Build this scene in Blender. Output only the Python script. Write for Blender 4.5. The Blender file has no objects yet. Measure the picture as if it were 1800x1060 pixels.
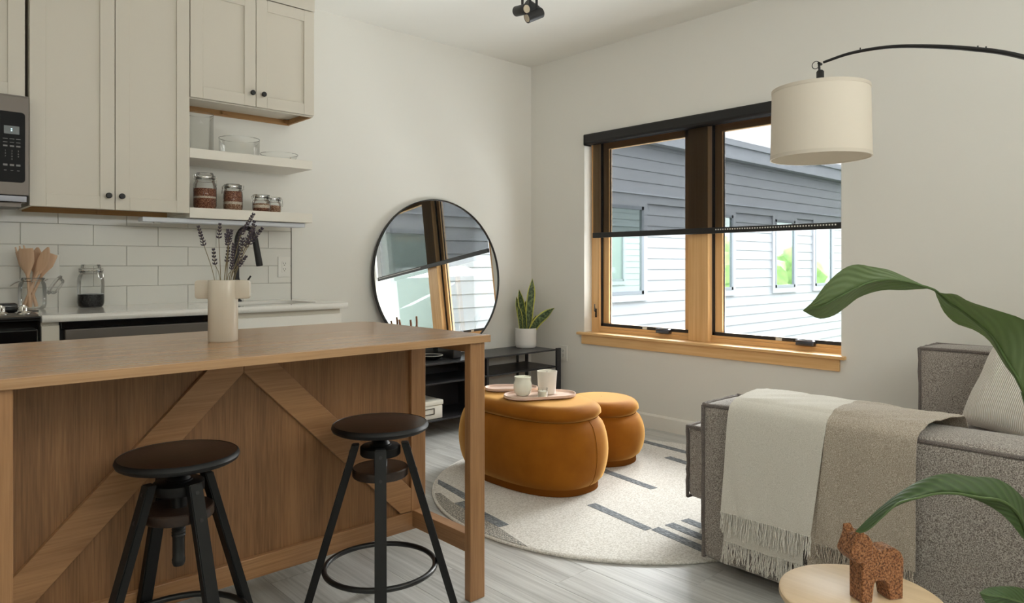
import bpy, bmesh, math, random
from mathutils import Vector, Matrix, noise

random.seed(7)
SC = bpy.context.scene
COL = SC.collection
PI = math.pi

# ------------------------------------------------------------------ camera
cam_d = bpy.data.cameras.new('camera')
cam_d.sensor_width = 36.0
cam_d.lens = 24.448
cam_d.shift_y = -0.0358
cam_d.clip_start = 0.02
cam_d.clip_end = 300
cam = bpy.data.objects.new('camera', cam_d)
COL.objects.link(cam)
cam.location = (-4.0, -4.074, 1.135)
cam.rotation_euler = (PI / 2, 0, math.radians(47.1) - PI / 2)
SC.camera = cam

# ------------------------------------------------------------------ light
SC.view_settings.view_transform = 'Standard'
SC.view_settings.look = 'None'
SC.view_settings.exposure = 1.3
SC.view_settings.gamma = 1.0
SC.view_settings.use_curve_mapping = False
SC.cycles.use_denoising = True
SC.cycles.max_bounces = 10
SC.cycles.diffuse_bounces = 5
SC.cycles.transparent_max_bounces = 24
SC.cycles.sample_clamp_indirect = 6.0

world = bpy.data.worlds.new('overcast_sky')
SC.world = world
world.use_nodes = True
wn = world.node_tree
bg = wn.nodes['Background']
bg.inputs['Color'].default_value = (0.93, 0.96, 1.0, 1)
bg.inputs['Strength'].default_value = 2.3


def light(name, kind, loc, direction, energy, color=(1, 1, 1), size=(1, 1), angle=0.5):
    d = bpy.data.lights.new(name, kind)
    d.energy = energy
    d.color = color
    if kind == 'AREA':
        d.shape = 'RECTANGLE'
        d.size, d.size_y = size
    if kind == 'SUN':
        d.angle = angle
    o = bpy.data.objects.new(name, d)
    COL.objects.link(o)
    o.location = loc
    o.rotation_euler = Vector(direction).to_track_quat('-Z', 'Y').to_euler()
    return o


# hazy sun through thin cloud, high outside the window wall
light('hazy_sun', 'SUN', (6, 0, 6), (-1.0, -0.10, -0.56), 8.0, (1.0, 0.985, 0.96), angle=math.radians(50))
# added fill lamps aimed up at the ceiling, behind and beside the camera
light('rear_ceiling_fill', 'AREA', (-2.6, -6.30, 1.98), (0.05, 0.33, 0.95), 50, (0.98, 0.99, 1.0), (3.2, 0.9))
light('side_ceiling_fill', 'AREA', (-5.55, -4.6, 1.98), (0.36, 0.1, 0.95), 13, (0.98, 0.99, 1.0), (0.9, 2.0))

# added lamp below the sill, in place of light bouncing up through the sashes
light('below_sill_fill', 'AREA', (0.56, -1.53, 0.40), (-0.60, 0.0, 0.80), 68, (0.97, 0.985, 1.0), (1.9, 0.5))

# ------------------------------------------------------------------ materials
def lin(r, g, b):
    f = lambda c: (c / 255 / 12.92) if c / 255 <= 0.04045 else ((c / 255 + 0.055) / 1.055) ** 2.4
    return (f(r), f(g), f(b), 1.0)


class NT:
    def __init__(self, name):
        self.m = bpy.data.materials.new(name)
        self.m.use_nodes = True
        self.t = self.m.node_tree
        self.t.nodes.clear()
        self.out = self.t.nodes.new('ShaderNodeOutputMaterial')

    def n(self, kind, **kw):
        nd = self.t.nodes.new(kind)
        for k, v in kw.items():
            if k.startswith('_'):
                setattr(nd, k[1:], v)
            else:
                nd.inputs[k.replace('__', ' ')].default_value = v
        return nd

    def l(self, a, ao, b, bi):
        self.t.links.new(a.outputs[ao], b.inputs[bi])


def coords(T, scale=(1, 1, 1), rot=(0, 0, 0)):
    tc = T.n('ShaderNodeTexCoord')
    mp = T.n('ShaderNodeMapping')
    mp.inputs['Scale'].default_value = scale
    mp.inputs['Rotation'].default_value = rot
    T.l(tc, 'Object', mp, 'Vector')
    return mp


def mat(name, col, rough=0.5, metal=0.0, col2=None, nscale=6.0, bump=0.0, bscale=200.0, spec=0.5, sheen=0.0, coat=0.0, ndetail=3.0):
    T = NT(name)
    b = T.n('ShaderNodeBsdfPrincipled')
    b.inputs['Base Color'].default_value = col
    b.inputs['Roughness'].default_value = rough
    b.inputs['Metallic'].default_value = metal
    b.inputs['Specular IOR Level'].default_value = spec
    b.inputs['Sheen Weight'].default_value = sheen
    b.inputs['Coat Weight'].default_value = coat
    T.l(b, 0, T.out, 0)
    mp = coords(T)
    if col2 is not None:
        nz = T.n('ShaderNodeTexNoise', Scale=nscale, Detail=ndetail)
        T.l(mp, 0, nz, 'Vector')
        r = T.n('ShaderNodeValToRGB')
        r.color_ramp.elements[0].position = 0.35
        r.color_ramp.elements[1].position = 0.65
        r.color_ramp.elements[0].color = col
        r.color_ramp.elements[1].color = col2
        T.l(nz, 'Fac', r, 0)
        T.l(r, 0, b, 'Base Color')
    if bump > 0:
        nb = T.n('ShaderNodeTexNoise', Scale=bscale, Detail=2.0)
        T.l(mp, 0, nb, 'Vector')
        bp = T.n('ShaderNodeBump', Strength=bump, Distance=0.002)
        T.l(nb, 'Fac', bp, 'Height')
        T.l(bp, 0, b, 'Normal')
    return T.m


def wood(name, c1, c2, axis='x', rough=0.45, fine=160.0, broad=9.0, rot=(0, 0, 0), bump=0.15, vary=0.0, spec=0.5, coat=0.0):
    """straight grained timber, the grain running along one axis"""
    T = NT(name)
    b = T.n('ShaderNodeBsdfPrincipled')
    b.inputs['Roughness'].default_value = rough
    b.inputs['Specular IOR Level'].default_value = spec
    b.inputs['Coat Weight'].default_value = coat
    b.inputs['Coat Roughness'].default_value = 0.25
    T.l(b, 0, T.out, 0)
    k = 0.03
    s = {'x': (k, 1, 1), 'y': (1, k, 1), 'z': (1, 1, k)}[axis]
    mp = coords(T, s, rot)
    oi = T.n('ShaderNodeObjectInfo')
    ad = T.n('ShaderNodeVectorMath', _operation='ADD')
    ml = T.n('ShaderNodeMath', _operation='MULTIPLY')
    ml.inputs[1].default_value = 37.0 if vary > 0 else 0.0
    T.l(oi, 'Random', ml, 0)
    T.l(mp, 0, ad, 0)
    T.l(ml, 0, ad, 1)
    n1 = T.n('ShaderNodeTexNoise', Scale=fine, Detail=3.0, Roughness=0.6)
    n2 = T.n('ShaderNodeTexNoise', Scale=broad, Detail=3.0, Distortion=0.6)
    T.l(ad, 0, n1, 'Vector')
    T.l(ad, 0, n2, 'Vector')
    mx = T.n('ShaderNodeMath', _operation='ADD')
    T.l(n1, 'Fac', mx, 0)
    T.l(n2, 'Fac', mx, 1)
    mr = T.n('ShaderNodeMapRange')
    mr.inputs['From Min'].default_value = 0.75
    mr.inputs['From Max'].default_value = 1.25
    T.l(mx, 0, mr, 'Value')
    r = T.n('ShaderNodeValToRGB')
    r.color_ramp.elements[0].color = c1
    r.color_ramp.elements[1].color = c2
    T.l(mr, 0, r, 0)
    last = (r, 0)
    if vary > 0:
        hs = T.n('ShaderNodeHueSaturation')
        m2 = T.n('ShaderNodeMapRange')
        m2.inputs['To Min'].default_value = 1 - vary
        m2.inputs['To Max'].default_value = 1 + vary
        T.l(oi, 'Random', m2, 'Value')
        T.l(m2, 0, hs, 'Value')
        T.l(r, 0, hs, 'Color')
        last = (hs, 0)
    T.l(last[0], last[1], b, 'Base Color')
    if bump > 0:
        bp = T.n('ShaderNodeBump', Strength=bump, Distance=0.001)
        T.l(n1, 'Fac', bp, 'Height')
        T.l(bp, 0, b, 'Normal')
    return T.m


def tweed(name, dark, mid, light_, scale=420.0, rough=0.95, bump=0.6, stretch=(1, 1, 1)):
    T = NT(name)
    b = T.n('ShaderNodeBsdfPrincipled')
    b.inputs['Roughness'].default_value = rough
    b.inputs['Specular IOR Level'].default_value = 0.15
    b.inputs['Sheen Weight'].default_value = 0.25
    T.l(b, 0, T.out, 0)
    mp = coords(T, stretch)
    n1 = T.n('ShaderNodeTexNoise', Scale=scale, Detail=1.5, Roughness=0.7)
    T.l(mp, 0, n1, 'Vector')
    r = T.n('ShaderNodeValToRGB')
    r.color_ramp.elements[0].position = 0.34
    r.color_ramp.elements[0].color = dark
    r.color_ramp.elements[1].position = 0.66
    r.color_ramp.elements[1].color = light_
    e = r.color_ramp.elements.new(0.5)
    e.color = mid
    T.l(n1, 'Fac', r, 0)
    T.l(r, 0, b, 'Base Color')
    bp = T.n('ShaderNodeBump', Strength=bump, Distance=0.002)
    T.l(n1, 'Fac', bp, 'Height')
    T.l(bp, 0, b, 'Normal')
    return T.m


def thin_glass(name, tint=(0.97, 0.985, 0.98, 1), rough=0.0, ior=1.45, boost=1.0):
    T = NT(name)
    tr = T.n('ShaderNodeBsdfTransparent')
    tr.inputs['Color'].default_value = tint
    gl = T.n('ShaderNodeBsdfGlossy')
    gl.inputs['Roughness'].default_value = rough
    fr = T.n('ShaderNodeFresnel', IOR=ior)
    mu = T.n('ShaderNodeMath', _operation='MULTIPLY')
    mu.inputs[1].default_value = boost
    mu.use_clamp = True
    T.l(fr, 0, mu, 0)
    mx = T.n('ShaderNodeMixShader')
    T.l(mu, 0, mx, 0)
    T.l(tr, 0, mx, 1)
    T.l(gl, 0, mx, 2)
    T.l(mx, 0, T.out, 0)
    return T.m


M = {}
M['wall'] = mat('painted_wall', lin(227, 225, 218), 0.9, bump=0.04, bscale=350, spec=0.2)
M['ceiling'] = mat('ceiling_paint', lin(238, 237, 231), 0.95, bump=0.04, bscale=300, spec=0.1)
M['trim'] = mat('white_trim', lin(231, 228, 220), 0.45)
M['cabinet'] = mat('cabinet_paint', lin(207, 200, 186), 0.42)
M['tile'] = mat('glazed_tile', lin(222, 220, 213), 0.16, bump=0.05, bscale=14)
M['grout'] = mat('grout', lin(196, 193, 186), 0.9)
M['quartz'] = mat('quartz', lin(226, 223, 216), 0.09, col2=lin(220, 217, 210), nscale=220)
M['shelf'] = mat('white_shelf', lin(228, 223, 212), 0.5)
M['rawwood'] = wood('raw_plywood_edge', lin(152, 112, 68), lin(176, 136, 90), 'x', 0.6)
M['steel'] = mat('brushed_steel', lin(100, 94, 88), 0.42, 0.8)
M['chrome'] = mat('chrome', lin(215, 212, 206), 0.16, 1.0)
M['blackgloss'] = mat('black_gloss', lin(14, 14, 15), 0.12)
M['panelblack'] = mat('control_panel_black', lin(17, 17, 18), 0.55, spec=0.2)
M['blackmatte'] = mat('black_matte', lin(21, 20, 20), 0.5)
M['blackmetal'] = mat('black_powder_coat', lin(15, 15, 16), 0.4)
M['consoleblack'] = mat('console_black', lin(40, 40, 43), 0.34)
M['stoolblack'] = mat('stool_black', lin(9, 9, 10), 0.5, spec=0.35)
M['darkwood'] = wood('dark_stained_seat', lin(30, 20, 14), lin(52, 36, 26), 'x', 0.36, fine=120)
M['oak_x'] = wood('oak_along_x', lin(138, 98, 62), lin(169, 126, 86), 'x', 0.4)
M['oak_z'] = wood('oak_along_z', lin(138, 98, 62), lin(169, 126, 86), 'z', 0.45)
M['oak_y'] = wood('oak_along_y', lin(138, 98, 62), lin(169, 126, 86), 'y', 0.45)
M['oak_top'] = wood('oak_top', lin(158, 120, 84), lin(183, 145, 106), 'x', 0.26, coat=0.3)
M['oak_panel'] = wood('oak_panel_veneer', lin(112, 77, 46), lin(150, 108, 70), 'z', 0.5, fine=230)
M['oak_up'] = wood('oak_brace_rising', lin(138, 98, 62), lin(169, 126, 86), 'x', 0.45, rot=(0, PI / 4, 0))
M['oak_down'] = wood('oak_brace_falling', lin(138, 98, 62), lin(169, 126, 86), 'x', 0.45, rot=(0, -PI / 4, 0))
M['pine_y'] = wood('pine_along_y', lin(214, 165, 106), lin(232, 191, 136), 'y', 0.4, fine=60, broad=7)
M['pine_z'] = wood('pine_along_z', lin(214, 165, 106), lin(232, 191, 136), 'z', 0.4, fine=60, broad=7)
M['birch'] = wood('pale_birch', lin(206, 178, 140), lin(220, 194, 158), 'y', 0.45, fine=70)
M['beech'] = wood('beech_utensil', lin(202, 164, 132), lin(217, 183, 153), 'z', 0.55, fine=80)
M['plank'] = wood('pale_floor_plank', lin(160, 159, 156), lin(200, 200, 197), 'y', 0.34, fine=95, broad=16, vary=0.06, bump=0.25)
M['subfloor'] = mat('subfloor', lin(140, 136, 130), 0.8)
M['velvet'] = vm = mat('mustard_velvet', lin(148, 88, 18), 0.75, col2=lin(136, 78, 13), nscale=9, spec=0.12, sheen=1.0, bump=0.1, bscale=500)
vb_ = [n for n in vm.node_tree.nodes if n.type == 'BSDF_PRINCIPLED'][0]
vb_.inputs['Sheen Tint'].default_value = lin(255, 206, 128)
vb_.inputs['Sheen Roughness'].default_value = 0.35
_t = vm.node_tree
_lk = [l for l in _t.links if l.to_socket == vb_.inputs['Base Color']][0]
_src = _lk.from_socket
_lw = _t.nodes.new('ShaderNodeLayerWeight')  # highlight at grazing angles, mixed into the base colour of the velvet
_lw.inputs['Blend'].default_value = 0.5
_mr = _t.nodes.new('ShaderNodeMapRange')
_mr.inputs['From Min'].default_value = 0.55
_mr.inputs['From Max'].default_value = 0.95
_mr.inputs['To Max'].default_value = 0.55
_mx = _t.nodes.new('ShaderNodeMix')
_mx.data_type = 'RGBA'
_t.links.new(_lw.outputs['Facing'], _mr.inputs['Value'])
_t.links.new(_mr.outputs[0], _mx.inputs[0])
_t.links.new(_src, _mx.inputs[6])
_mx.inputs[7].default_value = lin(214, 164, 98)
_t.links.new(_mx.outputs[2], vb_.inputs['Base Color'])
M['velvetseam'] = mat('mustard_seam', lin(120, 70, 18), 0.85, spec=0.1)
M['velvetbase'] = mat('mustard_plinth', lin(118, 68, 18), 0.85, spec=0.1)
M['rug'] = tweed('cream_wool', lin(186, 181, 172), lin(207, 203, 196), lin(222, 219, 213), 130, bump=0.8)
M['rugstripe'] = tweed('grey_wool', lin(70, 76, 82), lin(98, 104, 110), lin(140, 144, 147), 170, bump=0.8, stretch=(1, 0.35, 1))
M['rugspeckle'] = tweed('speckled_wool', lin(66, 66, 66), lin(128, 124, 116), lin(205, 198, 186), 150, bump=0.8)
M['sofa'] = tweed('grey_boucle', lin(98, 90, 85), lin(152, 144, 137), lin(196, 189, 181), 330)
M['piping'] = tweed('dark_piping', lin(84, 76, 74), lin(112, 104, 100), lin(140, 132, 126), 500)
M['throwwhite'] = tweed('ivory_weave', lin(200, 195, 184), lin(215, 210, 200), lin(228, 224, 215), 520, bump=0.3)
M['throwtaupe'] = tweed('oatmeal_weave', lin(140, 127, 111), lin(172, 160, 145), lin(208, 199, 186), 480, bump=0.35)
M['ceramic'] = mat('white_ceramic', lin(228, 226, 222), 0.35)
M['vase'] = mat('putty_glaze', lin(198, 188, 172), 0.2)
M['wax'] = mat('candle_wax', lin(244, 243, 228), 0.45)
M['candleglass'] = mat('milky_glass', lin(240, 240, 226), 0.18)
M['candlecream'] = mat('cream_glazed_cup', lin(226, 221, 211), 0.3)
M['tray'] = mat('blush_tray', lin(222, 194, 178), 0.4)
M['soil'] = mat('soil', lin(52, 40, 30), 0.95, bump=0.8, bscale=90)
M['mirror'] = mat('silvered_glass', lin(240, 243, 242), 0.0, 1.0)
M['shade'] = mat('linen_shade', lin(222, 213, 198), 0.9, bump=0.15, bscale=420, spec=0.1)
M['shadeband'] = mat('linen_band', lin(212, 203, 188), 0.9, spec=0.1)
M['cork'] = tweed('cork', lin(84, 52, 32), lin(142, 94, 60), lin(172, 122, 84), 240, bump=0.9)
M['lavender'] = mat('dried_lavender', lin(72, 64, 74), 0.9)
M['stem'] = mat('dry_stem', lin(132, 120, 92), 0.9)
M['twig'] = mat('brown_twig', lin(150, 104, 78), 0.85, bump=0.8, bscale=60)
M['paper'] = mat('white_card_box', lin(226, 222, 210), 0.5)
M['lens'] = mat('lamp_lens', lin(196, 182, 158), 0.15)
M['gasket'] = mat('black_gasket', lin(34, 34, 36), 0.5)
M['handlemetal'] = mat('dark_pewter', lin(92, 92, 98), 0.3, 0.9)
M['siding'] = mat('white_lap_siding', lin(158, 161, 166), 0.7, bump=0.05, bscale=60)
M['sidinggap'] = mat('sheathing', lin(150, 152, 156), 0.9)
M['fascia'] = mat('grey_fascia', lin(176, 180, 188), 0.6)
M['winframe'] = mat('dark_window_frame', lin(120, 126, 134), 0.5)
M['bounce_slab'] = mat('bounce_concrete', lin(150, 148, 144), 0.9)
M['lawn'] = mat('lawn', lin(110, 138, 62), 0.95, col2=lin(80, 110, 44), nscale=1.2)
M['foliage'] = mat('tree_foliage', lin(150, 172, 98), 0.8, col2=lin(112, 146, 76), nscale=3.0, bump=1.0, bscale=9)
M['bark'] = mat('bark', lin(88, 70, 54), 0.9)
M['ledbar'] = mat('cool_white_plastic', lin(214, 218, 225), 0.4)
M['display'] = mat('microwave_display', lin(58, 72, 74), 0.2)
M['glyph'] = mat('panel_print', lin(126, 126, 124), 0.5)
M['outlet'] = mat('outlet_plastic', lin(226, 224, 217), 0.35)
M['slot'] = mat('outlet_slot', lin(60, 58, 54), 0.6)
M['beans'] = tweed('black_beans', lin(16, 15, 16), lin(30, 29, 31), lin(62, 60, 62), 120, rough=0.5)
M['grain'] = tweed('red_grain', lin(78, 40, 30), lin(124, 74, 54), lin(176, 136, 108), 230)
M['granola'] = tweed('speckled_granola', lin(96, 60, 40), lin(150, 108, 80), lin(206, 184, 160), 200)
M['oats'] = tweed('white_flakes', lin(176, 160, 140), lin(206, 192, 174), lin(226, 216, 202), 200)
M['glass'] = thin_glass('jar_glass', (0.985, 0.99, 0.988, 1), 0.0, 1.38, 0.8)
M['vesselglass'] = thin_glass('clear_vessel_glass', (0.984, 0.99, 0.986, 1), 0.02, 1.36, 0.6)
M['pane'] = thin_glass('window_glass', (0.97, 0.985, 0.985, 1), 0.0, 1.3, 0.6)


def reflective_pane():
    T = NT('outside_pane')
    b = T.n('ShaderNodeBsdfPrincipled')
    b.inputs['Base Color'].default_value = lin(214, 228, 222)
    b.inputs['Roughness'].default_value = 0.02
    b.inputs['Metallic'].default_value = 0.92
    T.l(b, 0, T.out, 0)
    return T.m


M['outpane'] = reflective_pane()
M['softpane'] = mat('flat_reflection_pane', lin(128, 142, 138), 0.3)  # greenish reflection of the glass put into one flat colour


def screen_fabric():
    """woven solar screen: an open weave that lets about a third of the light through"""
    T = NT('charcoal_screen_weave')
    mp = coords(T, (1, 1, 1))
    wa = T.n('ShaderNodeTexWave', Scale=110.0, _bands_direction='Y')
    wb = T.n('ShaderNodeTexWave', Scale=110.0, _bands_direction='Z')
    nz = T.n('ShaderNodeTexNoise', Scale=40.0, Detail=2.0)
    for w in (wa, wb, nz):
        T.l(mp, 0, w, 'Vector')
    ad = T.n('ShaderNodeMath', _operation='MULTIPLY')
    T.l(wa, 'Fac', ad, 0)
    T.l(wb, 'Fac', ad, 1)
    a2 = T.n('ShaderNodeMath', _operation='MULTIPLY_ADD')
    T.l(nz, 'Fac', a2, 0)
    a2.inputs[1].default_value = 0.10
    T.l(ad, 0, a2, 2)
    mr = T.n('ShaderNodeMapRange')
    mr.inputs['From Min'].default_value = 0.0
    mr.inputs['From Max'].default_value = 1.0
    mr.inputs['To Min'].default_value = 0.19
    mr.inputs['To Max'].default_value = 0.33
    T.l(a2, 0, mr, 'Value')
    tr = T.n('ShaderNodeBsdfTransparent')
    df = T.n('ShaderNodeBsdfDiffuse')
    df.inputs['Color'].default_value = lin(30, 30, 32)
    mx = T.n('ShaderNodeMixShader')
    T.l(mr, 0, mx, 0)
    T.l(df, 0, mx, 1)
    T.l(tr, 0, mx, 2)
    T.l(mx, 0, T.out, 0)
    return T.m


M['screen'] = screen_fabric()


def corduroy():
    T = NT('cream_corduroy')
    b = T.n('ShaderNodeBsdfPrincipled')
    b.inputs['Roughness'].default_value = 0.95
    b.inputs['Sheen Weight'].default_value = 0.3
    b.inputs['Specular IOR Level'].default_value = 0.1
    T.l(b, 0, T.out, 0)
    mp = coords(T)
    w = T.n('ShaderNodeTexWave', Scale=36.0, Distortion=0.3, _bands_direction='X')
    w.inputs['Detail Scale'].default_value = 0.5
    T.l(mp, 0, w, 'Vector')
    r = T.n('ShaderNodeValToRGB')
    r.color_ramp.elements[0].color = lin(206, 194, 178)
    r.color_ramp.elements[0].position = 0.1
    r.color_ramp.elements[1].color = lin(246, 242, 235)
    r.color_ramp.elements[1].position = 0.45
    T.l(w, 'Fac', r, 0)
    T.l(r, 0, b, 'Base Color')
    bp = T.n('ShaderNodeBump', Strength=0.7, Distance=0.004)
    T.l(w, 'Fac', bp, 'Height')
    T.l(bp, 0, b, 'Normal')
    return T.m


M['corduroy'] = corduroy()


def leaf_material(name, base, rib, under):
    """big leaf: pale ribs sweep from the midrib (u = 0) to the margin (|u| = 1)"""
    T = NT(name)
    b = T.n('ShaderNodeBsdfPrincipled')
    b.inputs['Roughness'].default_value = 0.5
    T.l(b, 0, T.out, 0)
    uv = T.n('ShaderNodeUVMap')
    sp = T.n('ShaderNodeSeparateXYZ')
    T.l(uv, 0, sp, 0)
    ab = T.n('ShaderNodeMath', _operation='ABSOLUTE')
    T.l(sp, 'X', ab, 0)
    ma = T.n('ShaderNodeMath', _operation='MULTIPLY_ADD')
    T.l(ab, 0, ma, 0)
    ma.inputs[1].default_value = 0.22
    T.l(sp, 'Y', ma, 2)
    cm = T.n('ShaderNodeCombineXYZ')
    T.l(ma, 0, cm, 0)
    w = T.n('ShaderNodeTexWave', Scale=5.2, Distortion=0.35)
    w.inputs['Detail'].default_value = 1.5
    T.l(cm, 0, w, 'Vector')
    r = T.n('ShaderNodeValToRGB')
    r.color_ramp.elements[0].color = base
    r.color_ramp.elements[1].color = rib
    r.color_ramp.elements[0].position = 0.55
    T.l(w, 'Fac', r, 0)
    ge = T.n('ShaderNodeNewGeometry')
    mx = T.n('ShaderNodeMix', _data_type='RGBA')
    T.l(ge, 'Backfacing', mx, 0)
    T.l(r, 0, mx, 6)
    mx.inputs[7].default_value = under
    T.l(mx, 2, b, 'Base Color')
    bp = T.n('ShaderNodeBump', Strength=0.35, Distance=0.003)
    T.l(w, 'Fac', bp, 'Height')
    T.l(bp, 0, b, 'Normal')
    tl = T.n('ShaderNodeBsdfTranslucent')
    tl.inputs['Color'].default_value = lin(110, 140, 50)
    ms = T.n('ShaderNodeMixShader')
    ms.inputs[0].default_value = 0.12
    T.l(b, 0, ms, 1)
    T.l(tl, 0, ms, 2)
    T.l(ms, 0, T.out, 0)
    return T.m


M['leaf'] = leaf_material('broad_leaf', lin(52, 74, 38), lin(66, 90, 48), lin(92, 110, 72))
M['petiole'] = mat('leaf_stalk', lin(70, 92, 44), 0.4)


def snake_leaf():
    T = NT('banded_leaf')
    b = T.n('ShaderNodeBsdfPrincipled')
    b.inputs['Roughness'].default_value = 0.4
    T.l(b, 0, T.out, 0)
    uv = T.n('ShaderNodeUVMap')
    sp = T.n('ShaderNodeSeparateXYZ')
    T.l(uv, 0, sp, 0)
    ab = T.n('ShaderNodeMath', _operation='ABSOLUTE')
    T.l(sp, 'X', ab, 0)
    mp = T.n('ShaderNodeMapping')
    mp.inputs['Scale'].default_value = (1.5, 16, 1)
    T.l(uv, 0, mp, 0)
    nz = T.n('ShaderNodeTexNoise', Scale=1.0, Detail=3.0)
    T.l(mp, 0, nz, 'Vector')
    r = T.n('ShaderNodeValToRGB')
    r.color_ramp.elements[0].color = lin(40, 62, 34)
    r.color_ramp.elements[1].color = lin(104, 122, 74)
    r.color_ramp.elements[0].position = 0.42
    r.color_ramp.elements[1].position = 0.62
    T.l(nz, 'Fac', r, 0)
    st = T.n('ShaderNodeMath', _operation='GREATER_THAN')
    T.l(ab, 0, st, 0)
    st.inputs[1].default_value = 0.76
    mx = T.n('ShaderNodeMix', _data_type='RGBA')
    T.l(st, 0, mx, 0)
    T.l(r, 0, mx, 6)
    mx.inputs[7].default_value = lin(186, 184, 84)
    T.l(mx, 2, b, 'Base Color')
    return T.m


M['snake'] = snake_leaf()

# ------------------------------------------------------------------ helpers
WORLD = {}


def world_of(o):
    return WORLD.get(o.name, Matrix.Identity(4))


def thing(name, label=None, cat=None, loc=(0, 0, 0), rotz=0.0, group=None, kind=None):
    o = bpy.data.objects.new(name, None)
    COL.objects.link(o)
    o.empty_display_size = 0.05
    o.location = loc
    o.rotation_euler = (0, 0, rotz)
    WORLD[o.name] = Matrix.Translation(loc) @ Matrix.Rotation(rotz, 4, 'Z')
    tag(o, label, cat, group, kind)
    return o


def tag(o, label=None, cat=None, group=None, kind=None):
    if label:
        o['label'] = label
    if cat:
        o['category'] = cat
    if group:
        o['group'] = group
    if kind:
        o['kind'] = kind
    return o


def obj(name, bm, m, parent=None, smooth=False, label=None, local=False, kind=None, loc=None, sharp=40):
    """link bm as ONE mesh object; coordinates are world ones unless local is set"""
    if parent is not None and not local:
        bmesh.ops.transform(bm, matrix=world_of(parent).inverted(), verts=bm.verts)
    if loc is not None:
        bmesh.ops.translate(bm, vec=-Vector(loc), verts=bm.verts)
    me = bpy.data.meshes.new(name)
    bmesh.ops.recalc_face_normals(bm, faces=bm.faces) if getattr(bm, '_fixn', True) else None
    bm.to_mesh(me)
    bm.free()
    if isinstance(m, (list, tuple)):
        for x in m:
            me.materials.append(x)
    else:
        me.materials.append(m)
    if smooth:
        me.shade_smooth()
        try:
            me.set_sharp_from_angle(angle=math.radians(sharp))
        except Exception:
            pass
    o = bpy.data.objects.new(name, me)
    COL.objects.link(o)
    if parent is not None:
        o.parent = parent
        WORLD[o.name] = world_of(parent)
    elif loc is not None:
        o.location = loc
        WORLD[o.name] = Matrix.Translation(loc)
    if label:
        o['label'] = label
    if kind:
        o['kind'] = kind
    return o


class BM(bmesh.types.BMesh if False else object):
    pass


def new():
    return bmesh.new()


def join(dst, src, mtx=None):
    me = bpy.data.meshes.new('tmp')
    src.to_mesh(me)
    src.free()
    if mtx is not None:
        me.transform(mtx)
    dst.from_mesh(me)
    bpy.data.meshes.remove(me)
    return dst


def box(bm, x0, x1, y0, y1, z0, z1, bev=0.0, seg=2):
    b = bmesh.new()
    bmesh.ops.create_cube(b, size=1.0)
    for v in b.verts:
        v.co.x = x0 + (v.co.x + 0.5) * (x1 - x0)
        v.co.y = y0 + (v.co.y + 0.5) * (y1 - y0)
        v.co.z = z0 + (v.co.z + 0.5) * (z1 - z0)
    if bev > 0:
        bmesh.ops.bevel(b, geom=b.edges[:], offset=bev, segments=seg, affect='EDGES', profile=0.5)
    return join(bm, b)


def bx(*a, bev=0.0, seg=2):
    return box(new(), *a, bev=bev, seg=seg)


def lathe(profile, n=32, center=(0, 0, 0), bm=None, close=True, sx=1.0, sy=1.0):
    """profile: list of (radius, z)"""
    b = bmesh.new()
    rings = []
    for (r, z) in profile:
        if r < 1e-6:
            rings.append([b.verts.new((center[0], center[1], center[2] + z))])
        else:
            rings.append([b.verts.new((center[0] + r * sx * math.cos(2 * PI * i / n), center[1] + r * sy * math.sin(2 * PI * i / n), center[2] + z)) for i in range(n)])
    for a, c in zip(rings, rings[1:]):
        if len(a) == 1 and len(c) == 1:
            continue
        for i in range(n):
            j = (i + 1) % n
            if len(a) == 1:
                b.faces.new((a[0], c[j], c[i]))
            elif len(c) == 1:
                b.faces.new((a[i], a[j], c[0]))
            else:
                b.faces.new((a[i], a[j], c[j], c[i]))
    if bm is None:
        return b
    return join(bm, b)


def frame_at(p, d):
    d = d.normalized()
    up = Vector((0, 0, 1)) if abs(d.z) < 0.95 else Vector((1, 0, 0))
    s = d.cross(up).normalized()
    return s, s.cross(d).normalized()


def tube(path, r, n=8, bm=None, closed=False, caps=True):
    pts = [Vector(p) for p in path]
    rad = r if isinstance(r, (list, tuple)) else [r] * len(pts)
    b = bmesh.new()
    rings = []
    N = len(pts)
    prev = None
    for i, p in enumerate(pts):
        if closed:
            d = pts[(i + 1) % N] - pts[i - 1]
        else:
            d = pts[min(i + 1, N - 1)] - pts[max(i - 1, 0)]
        if d.length < 1e-9:
            d = Vector((0, 0, 1))
        s, u = frame_at(p, d)
        if prev is not None:
            s2 = prev - d.normalized() * prev.dot(d.normalized())
            if s2.length > 1e-6:
                s = s2.normalized()
                u = s.cross(d.normalized())
        prev = s
        rings.append([b.verts.new(p + rad[i] * (s * math.cos(2 * PI * k / n) + u * math.sin(2 * PI * k / n))) for k in range(n)])
    rr = list(zip(rings, rings[1:]))
    if closed:
        rr.append((rings[-1], rings[0]))
    for a, c in rr:
        for k in range(n):
            b.faces.new((a[k], a[(k + 1) % n], c[(k + 1) % n], c[k]))
    if caps and not closed:
        b.faces.new(rings[0][::-1])
        b.faces.new(rings[-1])
    if bm is None:
        return b
    return join(bm, b)


def ring_path(c, r, n=40, axis='z', sx=1.0):
    out = []
    for i in range(n):
        a = 2 * PI * i / n
        if axis == 'z':
            out.append((c[0] + r * math.cos(a), c[1] + r * math.sin(a), c[2]))
        elif axis == 'y':
            out.append((c[0] + r * math.cos(a), c[1], c[2] + r * math.sin(a)))
        else:
            out.append((c[0], c[1] + r * math.cos(a), c[2] + r * math.sin(a)))
    return out


def cyl(p0, p1, r, n=20, bm=None, r1=None):
    return tube([p0, p1], [r, r if r1 is None else r1], n, bm)


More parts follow.
